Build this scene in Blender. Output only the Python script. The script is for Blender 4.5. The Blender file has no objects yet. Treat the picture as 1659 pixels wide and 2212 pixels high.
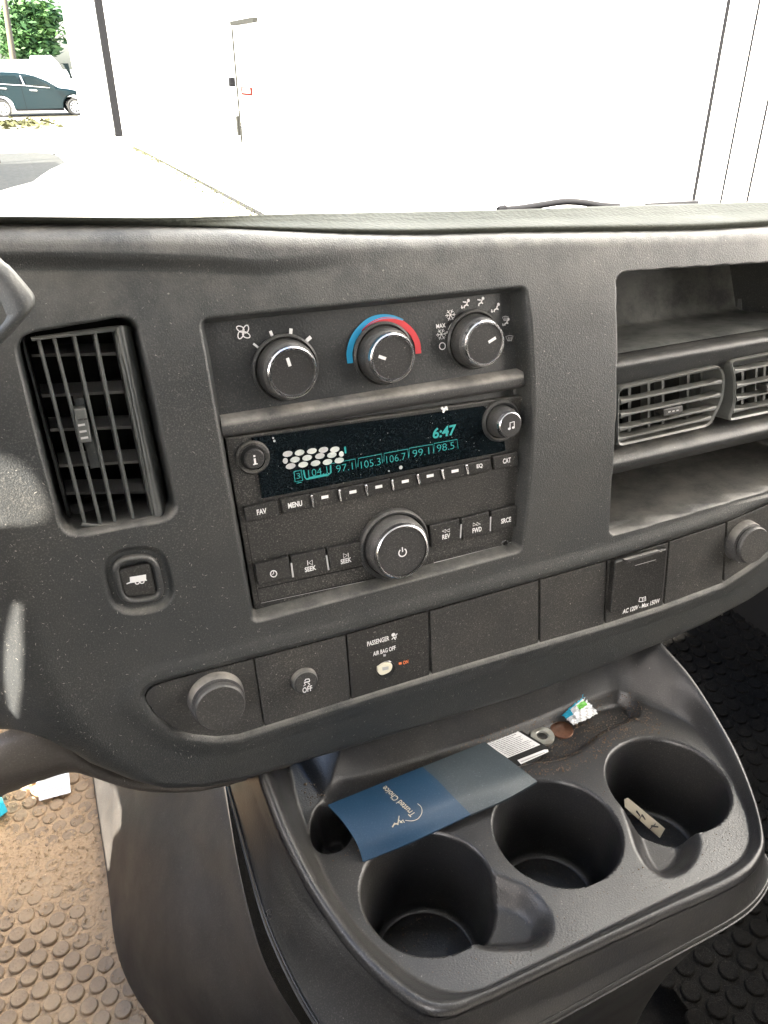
import bpy, math, random
import numpy as np
from mathutils import Matrix, Vector
random.seed(7); rng = np.random.RandomState(7)
S = bpy.context.scene
COL = S.collection
# ------------------------------------------------------------------ camera, world, sun, exposure
CX, CY, F = 829.5, 1106.0, 1694.9
YAW, PITCH, ROLL, TILT = [math.radians(a) for a in (23.667, 29.659, -0.393, 8.546)]
fw = np.array([math.sin(YAW)*math.cos(PITCH), math.cos(YAW)*math.cos(PITCH), -math.sin(PITCH)])
ri = np.array([math.cos(YAW), -math.sin(YAW), 0.0]); up = np.cross(ri, fw)
c_, s_ = math.cos(ROLL), math.sin(ROLL)
AX = np.array([c_*ri+s_*up, -s_*ri+c_*up, -fw])
cam = bpy.data.cameras.new('camera'); co = bpy.data.objects.new('camera', cam); COL.objects.link(co)
co.matrix_world = Matrix([[AX[0][i], AX[1][i], AX[2][i], 0] for i in range(3)] + [[0, 0, 0, 1]])
cam.sensor_fit = 'HORIZONTAL'; cam.sensor_width = 36; cam.lens = F/1659*36
cam.clip_start = 0.02; cam.clip_end = 2000
S.camera = co
SUN_AZ = math.atan2(-0.8, -0.3); SUN_EL = math.radians(35)
sd = Vector((math.sin(SUN_AZ)*math.cos(SUN_EL), math.cos(SUN_AZ)*math.cos(SUN_EL), math.sin(SUN_EL)))
w = bpy.data.worlds.new('World'); S.world = w; w.use_nodes = True
nt = w.node_tree; nt.nodes.clear()
sky = nt.nodes.new('ShaderNodeTexSky'); sky.sky_type = 'NISHITA'; sky.sun_disc = False
sky.sun_elevation = SUN_EL; sky.sun_rotation = SUN_AZ; sky.air_density = 1.0; sky.dust_density = 3.0
bg = nt.nodes.new('ShaderNodeBackground'); bg.inputs[1].default_value = 0.105
wo = nt.nodes.new('ShaderNodeOutputWorld')
nt.links.new(sky.outputs[0], bg.inputs[0]); nt.links.new(bg.outputs[0], wo.inputs[0])
sl = bpy.data.lights.new('sun', 'SUN'); sl.energy = 5.0; sl.angle = math.radians(0.55); sl.color = (1, .92, .81)
so = bpy.data.objects.new('sun', sl); COL.objects.link(so)
so.rotation_euler = sd.to_track_quat('Z', 'Y').to_euler(); so.location = (-3, -3, 6)
S.view_settings.view_transform = 'Standard'; S.view_settings.look = 'None'
S.view_settings.exposure = 3.38; S.view_settings.gamma = 1; S.view_settings.use_curve_mapping = False
S.cycles.use_denoising = True
S.cycles.max_bounces = 8; S.cycles.sample_clamp_indirect = 8

# ------------------------------------------------------------------ geometry of the dash face
def ray(x, y):
    return AX.T @ np.array([(x-CX)/F, -(y-CY)/F, -1.0])
P0 = ray(830, 1106)*0.50
NV = np.array([0, -math.cos(TILT), math.sin(TILT)]); VV = np.array([0, math.sin(TILT), math.cos(TILT)])
FACE = Matrix([[1, VV[0], NV[0], P0[0]], [0, VV[1], NV[1], P0[1]], [0, VV[2], NV[2], P0[2]], [0, 0, 0, 1]])
def base(u, v):
    v = np.asarray(v, float)
    return -0.6*np.maximum(v, 0)**2 - 1.7*np.maximum(v-0.10, 0)**2 - 0.8*np.minimum(v+0.05, 0)**2
def FPn(x, y, n=0.0):
    d = ray(x, y); s = (P0@NV+n)/(d@NV); q = d*s-P0
    return q[0], q@VV
def FP(x, y, off=0.0):
    n = off
    for _ in range(6):
        u, v = FPn(x, y, n); n = float(base(u, v))+off
    return u, v
def ZP(x, y, z):
    d = ray(x, y); return d*(z/d[2])
# regions of the survey used to read positions off the place: scale and origin
def _z(ox, oy, k): return lambda x, y: (ox+x*k, oy+y*k)
Z1 = _z(0, 0, .36385); Z2 = _z(548.6, 0, .6693); Z3 = _z(0, 493.7, .3968); Z4 = _z(411.45, 592.5, .46295)
R1 = _z(466.3, 850.3, .42988); R2 = _z(1179.5, 493.7, .3969); R3 = _z(274.3, 1289.2, .42988)
R4 = _z(603.5, 1344.1, .63624); S1 = _z(0, 1536.1, .39682); S2 = _z(658.3, 1481.2, .42988)
S3 = _z(1261.8, 1206.9, .4545); S4 = _z(0, 932.6, .3722)
D = _z(0, 0, 1)
def pts(fn, L): return [fn(*p) for p in L]
def fpp(L, off=0.0): return [FP(x, y, off) for x, y in L]

# ------------------------------------------------------------------ materials
def mat(name, col, rough=.5, metal=0, grain=0, gscale=900, gdist=.0003, dust=0, updust=0, dustcol=(.28, .265, .235),
        emit=None, coat=0, spec=.5, big=0, bigcol=None, bigscale=6, aniso=None):
    m = bpy.data.materials.new(name); m.use_nodes = True
    t = m.node_tree; N = t.nodes; L = t.links; b = N['Principled BSDF']
    b.inputs['Base Color'].default_value = (*col, 1); b.inputs['Roughness'].default_value = rough
    b.inputs['Metallic'].default_value = metal; b.inputs['Specular IOR Level'].default_value = spec
    if coat: b.inputs['Coat Weight'].default_value = coat; b.inputs['Coat Roughness'].default_value = .05
    if emit: b.inputs['Emission Color'].default_value = (*emit[0], 1); b.inputs['Emission Strength'].default_value = emit[1]
    tc = N.new('ShaderNodeTexCoord')
    def noise(sc, det=3, r=.6):
        n = N.new('ShaderNodeTexNoise'); n.inputs['Scale'].default_value = sc; n.inputs['Detail'].default_value = det
        n.inputs['Roughness'].default_value = r; L.new(tc.outputs['Object'], n.inputs['Vector']); return n.outputs['Fac']
    def mr(v, a, b_, c=0, d=1):
        n = N.new('ShaderNodeMapRange'); L.new(v, n.inputs[0])
        for i, x in enumerate((a, b_, c, d)): n.inputs[i+1].default_value = x
        return n.outputs[0]
    def math_(op, a, b_):
        n = N.new('ShaderNodeMath'); n.operation = op
        for i, x in enumerate((a, b_)):
            if isinstance(x, (int, float)): n.inputs[i].default_value = x
            else: L.new(x, n.inputs[i])
        return n.outputs[0]
    cur = None
    def mix(fac, c2):
        nonlocal cur
        n = N.new('ShaderNodeMix'); n.data_type = 'RGBA'; L.new(fac, n.inputs[0])
        if cur is None: n.inputs[6].default_value = (*col, 1)
        else: L.new(cur, n.inputs[6])
        n.inputs[7].default_value = (*c2, 1); cur = n.outputs[2]
    if big: mix(mr(noise(bigscale, 5, .65), .42, .62, 0, big), bigcol)
    if dust:
        a = mr(noise(9, 4, .6), .35, .7, .25, 1); s = mr(noise(1050, 2, .7), .52, .76, 0, 1)
        f = math_('MULTIPLY', math_('MULTIPLY', a, s), dust); mix(f, dustcol)
        a2 = mr(noise(520, 2, .5), .72, .78, 0, .8); mix(math_('MULTIPLY', a2, min(1, dust*1.2)), tuple(min(1, c*1.8) for c in dustcol))
    if updust:
        g = N.new('ShaderNodeNewGeometry'); sp = N.new('ShaderNodeSeparateXYZ'); L.new(g.outputs['Normal'], sp.inputs[0])
        u_ = mr(sp.outputs[2], .25, .75, 0, updust); m2 = mr(noise(30, 5, .7), .34, .60, .15, 1)
        mix(math_('MULTIPLY', u_, m2), dustcol)
    if cur is not None: L.new(cur, b.inputs['Base Color'])
    if rough > .25:
        L.new(mr(noise(14, 4), .3, .7, rough-.07, min(1, rough+.09)), b.inputs['Roughness'])
    if grain:
        bp = N.new('ShaderNodeBump'); bp.inputs['Strength'].default_value = grain; bp.inputs['Distance'].default_value = gdist
        v = N.new('ShaderNodeTexVoronoi'); v.inputs['Scale'].default_value = gscale*.7; L.new(tc.outputs['Object'], v.inputs['Vector'])
        hgt = math_('ADD', noise(gscale, 2, .6), v.outputs['Distance'])
        L.new(hgt, bp.inputs['Height']); L.new(bp.outputs[0], b.inputs['Normal'])
    return m
M = {}
M['dash'] = mat('dash_plastic', (.024, .0265, .028), .46, grain=.5, gscale=1500, dust=.40, updust=.45, big=.35, bigcol=(.052, .051, .047), bigscale=11)
M['shelf'] = mat('dusty_shelf', (.034, .036, .038), .5, grain=.5, dust=.5, updust=.9, dustcol=(.20, .20, .185))
M['trim'] = mat('bounce_lit_trim', (.070, .060, .051), .5, grain=.4, dust=.5)  # tone lightened and warmed to stand for sun bounced off the floor
M['pad'] = mat('pad_vinyl', (.080, .085, .072), .75, grain=.8, gscale=380, gdist=.0006, dust=.25, updust=.10, dustcol=(.20, .20, .165), spec=.2)
M['insert'] = mat('insert_plastic', (.024, .024, .024), .5, grain=.4, dust=.60, big=.35, bigcol=(.05, .046, .04), bigscale=18)
M['panel'] = mat('panel_plastic', (.026, .028, .030), .42, grain=.3, dust=.45, updust=.3)
M['ledge'] = mat('dusty_ledge', (.05, .05, .052), .55, grain=.3, dust=.5, updust=1.0, dustcol=(.30, .28, .25))
M['radio'] = mat('radio_plastic', (.018, .018, .018), .45, grain=.25, dust=.65, updust=.3, big=.3, bigcol=(.05, .046, .04), bigscale=22)
M['button'] = mat('button_plastic', (.014, .014, .014), .4, grain=.2, dust=.5)
M['black'] = mat('black_gap', (.006, .006, .006), .8)
M['glass'] = mat('display_glass', (.004, .007, .009), .14, dust=.10, dustcol=(.30, .32, .33), spec=.35)
M['ink'] = mat('white_ink', (.74, .74, .74), .6)
M['inkdim'] = mat('dim_ink', (.42, .42, .42), .6)
M['teal'] = mat('display_teal', (.01, .12, .12), .5, emit=((.03, .62, .56), .036))
M['blue'] = mat('blue_arc', (.02, .30, .55), .5)
M['red'] = mat('red_arc', (.62, .04, .05), .5)
M['chrome'] = mat('chrome', (.80, .80, .82), .24, 1.0)
M['knob'] = mat('knob_rubber', (.045, .045, .046), .5, grain=.3, gscale=1500, dust=.5, updust=.25)
M['cap'] = mat('knob_face', (.024, .024, .025), .42, dust=.35)
M['vane'] = mat('vane_plastic', (.085, .090, .088), .34, dust=.3, updust=.5)
M['console'] = mat('console_plastic', (.0125, .013, .015), .34, grain=.3, gscale=1100, dust=.30, updust=.04, big=.35, bigcol=(.036, .033, .027), bigscale=9, spec=.6)
M['consoledark'] = mat('cup_plastic', (.026, .026, .028), .45, grain=.3, dust=.2)
M['cover'] = mat('engine_cover_plastic', (.017, .0158, .015), .5, grain=.4, gscale=1100, dust=.4, big=.5, bigcol=(.042, .037, .032), bigscale=6)
M['cream'] = mat('cream', (.72, .68, .55), .5)
M['redink'] = mat('red_ink', (.75, .20, .07), .5)

# ------------------------------------------------------------------ mesh builder
class MB:
    def __init__(s): s.v = []; s.f = []; s.m = []; s.s = []; s.mats = []
    def mi(s, m):
        if m not in s.mats: s.mats.append(m)
        return s.mats.index(m)
    def add(s, vs, fs, m, smooth=False):
        o = len(s.v); s.v += [tuple(float(a) for a in p) for p in vs]; k = s.mi(m)
        for f in fs: s.f.append(tuple(i+o for i in f)); s.m.append(k); s.s.append(smooth)
    def build(s, name, parent=None, label=None, fix=True):
        me = bpy.data.meshes.new(name); me.from_pydata(s.v, [], s.f)
        for m in s.mats: me.materials.append(m)
        me.polygons.foreach_set('material_index', s.m); me.polygons.foreach_set('use_smooth', s.s); me.update()
        if fix:
            import bmesh
            b = bmesh.new(); b.from_mesh(me); bmesh.ops.recalc_face_normals(b, faces=b.faces); b.to_mesh(me); b.free()
        o = bpy.data.objects.new(name, me); COL.objects.link(o)
        if parent: o.parent = parent
        if label: o['label'] = label
        return o
def wrp(L):   # (u, v, off) -> local point following the gentle curve of the face
    return [(p[0], p[1], float(base(p[0], p[1]))+p[2]) for p in L]
def area(P): return .5*sum(P[i-1][0]*P[i][1]-P[i][0]*P[i-1][1] for i in range(len(P)))
def inset(P, d):
    n = len(P); sg = 1 if area(P) > 0 else -1; out = []
    for i in range(n):
        a = np.array(P[i-1]); b = np.array(P[i]); c = np.array(P[(i+1) % n])
        e1 = b-a; e2 = c-b; e1 = e1/(np.linalg.norm(e1)+1e-12); e2 = e2/(np.linalg.norm(e2)+1e-12)
        n1 = np.array([-e1[1], e1[0]])*sg; n2 = np.array([-e2[1], e2[0]])*sg
        q = (n1+n2); q = q/max(.35, (1+n1@n2)); out.append(tuple(b+q*d))
    return out
def rounded(P, r, k=5):
    n = len(P); out = []
    for i in range(n):
        a = np.array(P[i-1], float); b = np.array(P[i], float); c = np.array(P[(i+1) % n], float)
        la = np.linalg.norm(a-b); lc = np.linalg.norm(c-b); rr = min(r, la*.45, lc*.45)
        p = b+(a-b)/la*rr; q = b+(c-b)/lc*rr
        for j in range(k+1):
            t = j/k; out.append(tuple((1-t)**2*p+2*t*(1-t)*b+t*t*q))
    return out
def prism(mb, P, z0, z1, m, bevel=0, side=None, warp=True):
    n = len(P); rings = [[(x, y, z0) for x, y in P]]
    if bevel:
        rings += [[(x, y, z1-bevel) for x, y in P], [(x, y, z1-bevel*.3) for x, y in inset(P, bevel*.3)], [(x, y, z1) for x, y in inset(P, bevel)]]
    else: rings.append([(x, y, z1) for x, y in P])
    vs = sum(rings, []); vs = wrp(vs) if warp else vs
    fs = []
    for k in range(len(rings)-1):
        for i in range(n):
            j = (i+1) % n; fs.append((k*n+i, k*n+j, (k+1)*n+j, (k+1)*n+i))
    mb.add(vs, fs, side or m, False)
    mb.add(vs[-n:], [tuple(range(n))], m, False)
def circ(c, r, n=40, ry=None, ph=0): return [(c[0]+r*math.cos(2*math.pi*i/n+ph), c[1]+(ry or r)*math.sin(2*math.pi*i/n+ph)) for i in range(n)]
def lathe(mb, c, prof, n=56, close=True, warp=True, wob=0, ax=None):
    """prof: list of (r, z, material) - material colours the band up to the next row"""
    b0 = float(base(*c)) if warp else 0
    for k in range(len(prof)-1):
        r0, z0, m = prof[k]; r1, z1, _ = prof[k+1]
        A = []; B = []
        for i in range(n):
            a = 2*math.pi*i/n; w0 = 1+(wob if i % 2 else 0)
            A.append((c[0]+r0*w0*math.cos(a), c[1]+r0*w0*math.sin(a), z0+b0)); B.append((c[0]+r1*w0*math.cos(a), c[1]+r1*w0*math.sin(a), z1+b0))
        if r1 < 1e-6: mb.add(A+[(c[0], c[1], z1+b0)], [(i, (i+1) % n, n) for i in range(n)], m, False)
        else: mb.add(A+B, [(i, (i+1) % n, n+(i+1) % n, n+i) for i in range(n)], m, wob == 0)
def stroke(mb, P, wd, z, m, closed=False, h=.00012, warp=True, taper=None, at=None):
    P = [np.array(p, float) for p in P]; n = len(P); Lf = []; Rt = []
    for i in range(n):
        a = P[i-1] if (i > 0 or closed) else P[i]; c = P[(i+1) % n] if (i < n-1 or closed) else P[i]
        t = c-a; t = t/(np.linalg.norm(t)+1e-12); q = np.array([-t[1], t[0]])
        ww = wd*(taper(i/(n-1)) if taper else 1)/2
        Lf.append(P[i]+q*ww); Rt.append(P[i]-q*ww)
    vs = [(*p, z+h) for p in Lf]+[(*p, z+h) for p in Rt]
    fs = [(i, (i+1) % n, n+(i+1) % n, n+i) for i in range(n if closed else n-1)]
    if at is not None: vs = [(a, b, c+float(base(*at))) for a, b, c in vs]; warp = False
    mb.add(wrp(vs) if warp else vs, fs, m)
def flat(mb, P, z, m, warp=True):
    vs = [(*p, z) for p in P]; mb.add(wrp(vs) if warp else vs, [tuple(range(len(P)))], m)
_tc = {}
def text_mesh(s, bold=0.0):
    k = (s, bold)
    if k not in _tc:
        cu = bpy.data.curves.new('t', 'FONT'); cu.body = s; cu.offset = bold; cu.resolution_u = 3
        ob = bpy.data.objects.new('t', cu); me = bpy.data.meshes.new_from_object(ob)
        V = np.array([v.co[:] for v in me.vertices]); Fc = [tuple(p.vertices) for p in me.polygons]
        bpy.data.objects.remove(ob); bpy.data.curves.remove(cu); bpy.data.meshes.remove(me)
        V = V[:, :2]; lo = V.min(0); hi = V.max(0); _tc[k] = ((V-(lo+hi)/2)/(hi-lo), Fc)
    return _tc[k]
def txt(mb, s, pc, wpx, hpx, off, m, bold=.02, shear=0, rot=0, lay=None):
    """text centred on the face point seen at pc, wpx by hpx survey pixels in size"""
    u, v = FP(*pc, off); u2, v2 = FP(pc[0]+wpx/2, pc[1], off); u1, v1 = FP(pc[0]-wpx/2, pc[1], off); _, vt = FP(pc[0], pc[1]-hpx/2, off); _, vb = FP(pc[0], pc[1]+hpx/2, off)
    W = u2-u1; H = vt-vb; V, Fc = text_mesh(s, bold)
    c, sn = math.cos(rot), math.sin(rot)
    q = [(x*W+shear*y*H, y*H) for x, y in V]
    mb.add(wrp([(u+x*c-y*sn, v+x*sn+y*c, off+.00015) for x, y in q]), Fc, m)
def cr(P, n):
    """Catmull-Rom resample of an open polyline of points of any dimension"""
    P = [np.array(p, float) for p in P]; Q = [2*P[0]-P[1]]+P+[2*P[-1]-P[-2]]; out = []
    for i in range(n):
        t = i/(n-1)*(len(P)-1); k = min(int(t), len(P)-2); t -= k; a, b, c, d = Q[k:k+4]
        out.append(.5*((2*b)+(-a+c)*t+(2*a-5*b+4*c-d)*t*t+(-a+3*b-3*c+d)*t**3))
    return out
def loft(mb, rings, m, smooth=True, closed=False):
    n = len(rings[0]); vs = [tuple(p) for r in rings for p in r]; fs = []
    for k in range(len(rings)-1):
        for i in range(n if closed else n-1):
            j = (i+1) % n; fs.append((k*n+i, k*n+j, (k+1)*n+j, (k+1)*n+i))
    mb.add(vs, fs, m, smooth)
def box(mb, lo, hi, m, warp=True):
    x0, y0, z0 = lo; x1, y1, z1 = hi
    vs = [(x, y, z) for z in (z0, z1) for y in (y0, y1) for x in (x0, x1)]
    mb.add(wrp(vs) if warp else vs, [(0, 2, 3, 1), (4, 5, 7, 6), (0, 1, 5, 4), (2, 6, 7, 3), (0, 4, 6, 2), (1, 3, 7, 5)], m)
def hexa(mb, A, B, m):  # two quads joined
    mb.add(list(A)+list(B), [(0, 1, 2, 3), (7, 6, 5, 4), (0, 4, 5, 1), (1, 5, 6, 2), (2, 6, 7, 3), (3, 7, 4, 0)], m)
def empty(name, label, cat, loc=(0, 0, 0), group=None, mw=None):
    o = bpy.data.objects.new(name, None); COL.objects.link(o); o.empty_display_size = .05
    o.location = loc
    if mw is not None: o.matrix_world = mw
    o['label'] = label; o['category'] = cat
    if group: o['group'] = group
    return o
def tag(o, label, cat, group=None, kind=None):
    o['label'] = label; o['category'] = cat
    if group: o['group'] = group
    if kind: o['kind'] = kind
    return o
def sdf(P, U, V):
    """signed distance to polygon, negative inside"""
    P = np.array(P, float); d = np.full(U.shape, 1e9); s = np.ones(U.shape)
    for i in range(len(P)):
        a = P[i]; b = P[i-1]; e = b-a; wx = U-a[0]; wy = V-a[1]
        t = np.clip((wx*e[0]+wy*e[1])/(e@e+1e-18), 0, 1); d = np.minimum(d, (wx-e[0]*t)**2+(wy-e[1]*t)**2)
        c1 = V >= a[1]; c2 = V < b[1]; c3 = e[0]*wy > e[1]*wx
        s = np.where((c1 & c2 & c3) | (~c1 & ~c2 & ~c3), -s, s)
    return s*np.sqrt(d)
def ss(x): x = np.clip(x, 0, 1); return x*x*(3-2*x)
def pline(P, U, V):
    P = np.array(P, float); d = np.full(U.shape, 1e9)
    for i in range(1, len(P)):
        a = P[i]; b = P[i-1]; e = b-a; wx = U-a[0]; wy = V-a[1]
        t = np.clip((wx*e[0]+wy*e[1])/(e@e+1e-18), 0, 1); d = np.minimum(d, (wx-e[0]*t)**2+(wy-e[1]*t)**2)
    return np.sqrt(d)
def gridmesh(name, X, Y, Z, keep, material, parent, zfun=None):
    ny, nx = X.shape; idx = -np.ones(X.shape, int)
    kf = keep[:-1, :-1] & keep[1:, :-1] & keep[:-1, 1:] & keep[1:, 1:]
    used = np.zeros(X.shape, bool)
    used[:-1, :-1] |= kf; used[1:, :-1] |= kf; used[:-1, 1:] |= kf; used[1:, 1:] |= kf
    idx[used] = np.arange(used.sum())
    vs = np.stack([X[used], Y[used], Z[used]], 1)
    fs = np.stack([idx[:-1, :-1][kf], idx[:-1, 1:][kf], idx[1:, 1:][kf], idx[1:, :-1][kf]], 1)
    me = bpy.data.meshes.new(name)
    me.vertices.add(len(vs)); me.vertices.foreach_set('co', vs.ravel())
    me.loops.add(fs.size); me.loops.foreach_set('vertex_index', fs.ravel().astype(np.int32))
    me.polygons.add(len(fs)); me.polygons.foreach_set('loop_start', np.arange(0, fs.size, 4, dtype=np.int32))
    me.polygons.foreach_set('loop_total', np.full(len(fs), 4, np.int32)); me.polygons.foreach_set('use_smooth', np.ones(len(fs), bool))
    me.update(calc_edges=True); me.materials.append(material)
    o = bpy.data.objects.new(name, me); COL.objects.link(o); o.parent = parent
    return o

# ================================================================== DASHBOARD
dash = empty('dashboard', 'dusty black van dashboard with radio, climate knobs and air vents above the cup holder console', 'dashboard', mw=FACE)
# --- outlines on the face
REC = pts(D, [(428, 687), (1138, 616), (1150, 720), (1156, 880), (1147, 1040), (1131, 1192), (544, 1349), (486, 1020)])
REC = rounded(fpp(REC), .006)
VREC = rounded(fpp(pts(Z3, [(75, 590), (735, 475), (970, 1570), (350, 1680)])), .010)
STRIP = fpp(pts(R3, [(80, 500), (95, 470), (130, 440), (250, 405), (635, 305), (1100, 185), (1515, 65)]) +
            [(1165, 1250), (1312, 1209), (1445, 1167), (1568, 1126), (1659, 1086), (1800, 1030)] +
            [(1800, 1080), (1700, 1165), (1621, 1223), (1562, 1262), (1500, 1285), (1430, 1311), (1303, 1352), (1165, 1392), (1040, 1428), (930, 1461)] +
            pts(R3, [(1120, 525), (690, 660), (560, 700), (450, 712), (330, 700), (230, 670), (130, 590), (88, 530)]))
POCK = rounded(fpp([(1330, 592), (1420, 584), (1800, 560), (1800, 1005), (1659, 1057), (1316, 1158)]), .008)
CREASE = fpp([(-120, 860), (-60, 1010), (4, 1156), (22, 1215), (45, 1290), (74, 1372), (108, 1461), (149, 1543), (194, 1595), (238, 1632), (274, 1653), (340, 1700)], -.004)
LEFTP = CREASE+[(-.2, -.30), (-.6, -.30), (-.6, .12)]
EDGE = fpp([(-140, 1760), (-60, 1700), (0, 1658), (50, 1636), (99, 1624), (150, 1636), (190, 1657), (278, 1681), (357, 1690), (440, 1687), (536, 1667), (658, 1630),
            (817, 1584), (1002, 1527), (1110, 1496), (1250, 1447), (1424, 1377), (1500, 1343), (1600, 1290), (1700, 1222), (1800, 1140)], -.012)
TOP = fpp([(1900, 478), (1659, 489), (1500, 498), (1300, 501), (1100, 503), (900, 508), (740, 506), (600, 501), (480, 496), (330, 492), (150, 489), (0, 488), (-200, 484)], -.012)
BODY = EDGE+TOP
CREST = fpp([(0, 568), (120, 568), (250, 569), (439, 574), (560, 582)], 0)
du = .00105
us = np.arange(-.30, .43, du); vs_ = np.arange(-.20, .20, du)
U, V = np.meshgrid(us, vs_)   # H below is the height of the face
H = np.array(base(U, V))
dB = -sdf(BODY, U, V)                      # distance inside
r = .009
x = np.clip(dB, 0, r); H -= r-np.sqrt(np.maximum(0, r*r-(r-x)**2)); H -= np.maximum(0, -dB)*9
vb = np.interp(us, [p[0] for p in CREST], [p[1] for p in CREST])[None, :]
H += .007*ss((V-vb+.004)/.010)*(1-ss((U+.12)/.16))
dL = -sdf(LEFTP, U, V); H -= .055*ss((dL+.006)/.075)
H -= .016*ss(-sdf(REC, U, V)/.0062)
H -= .060*ss((-sdf(VREC, U, V)+.001)/.006)
H -= .0040*ss(-sdf(STRIP, U, V)/.0024)
H -= .115*ss((-sdf(POCK, U, V)+.0006)/.0045)
# broad lower lip, a hair proud of the inserts
dS = sdf(STRIP, U, V); H += .0016*ss(dS/.003)*(1-ss((dS-.004)/.012))*(V < -.06)
BTN = rounded(fpp(pts(Z3, [(585, 1795), (865, 1755), (925, 2040), (645, 2080)])), .012)
dT = sdf(BTN, U, V); H -= .0030*(1-ss((dT-.001)/.004))
gridmesh('face_panel', U, V, H, dB > -.0028, M['dash'], dash)

# --- top pad
def W2L(p): # world to face-local
    q = np.array(p)-P0; return (q[0], q@VV, q@NV)
xs = [-260, 0, 150, 330, 480, 600, 740, 900, 1100, 1300, 1500, 1659, 1900]
gr = [483, 486, 487, 490, 494, 499, 504, 506, 501, 499, 496, 487, 476]
rr_ = [470, 469, 470, 471, 468, 463, 460, 457, 453, 446, 440, 436, 434]
rings = []
def facept(x_, y_, off):
    u, v = FP(x_, y_, off); return (u, v, float(base(u, v))+off)
rings.append([facept(a, g+3, -.015) for a, g in zip(xs, gr)])
rings.append([facept(a, g-1, -.012) for a, g in zip(xs, gr)])
rings.append([facept(a, g-(g-q)*.25, -.009) for a, g, q in zip(xs, gr, rr_)])
def mid(a, g, q, k, ex):
    y_ = g-(g-q)*k; p = facept(a, g, -.012); zz = (FACE @ Vector(p)).z
    return W2L(ZP(a, y_, zz+ex))
rings.append([mid(a, g, q, .55, .0035) for a, g, q in zip(xs, gr, rr_)])
rings.append([mid(a, g, q, .8, .0050) for a, g, q in zip(xs, gr, rr_)])
rings.append([mid(a, g, q, 1.0, .0055) for a, g, q in zip(xs, gr, rr_)])
last = rings[-1]
rings.append([tuple(np.array(p)+np.array([.005, -.006, -.04])) for p in last])
rings.append([tuple(np.array(p)+np.array([.02, -.05, -.22])) for p in last])
mb = MB()
R_ = [cr(r_, 90) for r_ in rings]
cols = list(zip(*R_)); R_ = list(zip(*[cr(c, 40) for c in cols]))
loft(mb, R_, M['pad']); mb.build('top_pad', dash)

# --- lower trim under the face
mb = MB()
tx = [(-60, 1665), (0, 1622), (50, 1604), (99, 1595), (150, 1608), (190, 1638), (278, 1676), (357, 1685), (440, 1682), (536, 1660), (640, 1625)]
bx = [(-60, 1790), (0, 1724), (40, 1706), (79, 1690), (147, 1668), (190, 1670), (278, 1693), (357, 1701), (420, 1697), (488, 1683), (600, 1650)]
A = [np.array(facept(a, b, -.026)) for a, b in tx]; B = [np.array(facept(a, b, -.040)) for a, b in bx]
Mi = [(a+b)/2+np.array([0, 0, .010]) for a, b in zip(A, B)]; C_ = [b+np.array([0, -.01, -.03]) for b in B]
R_ = [cr(q, 80) for q in ([a+np.array([0, .004, -.012]) for a in A], A, Mi, B, C_)]
cols = list(zip(*R_)); R_ = list(zip(*[cr(c, 18) for c in cols]))
loft(mb, R_, M['trim']); mb.build('lower_trim', dash)

# --- generic face plate
def plate(name, poly, z0, z1, m, bev=.0006, rad=.0008, parent=dash, gap=.0004, build=True, off=None, label=None):
    P = rounded(inset(fpp(poly, z1 if off is None else off), gap), rad, 3); mb = MB(); prism(mb, P, z0, z1, m, bev)
    return mb if not build else mb.build(name, parent, label)

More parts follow.
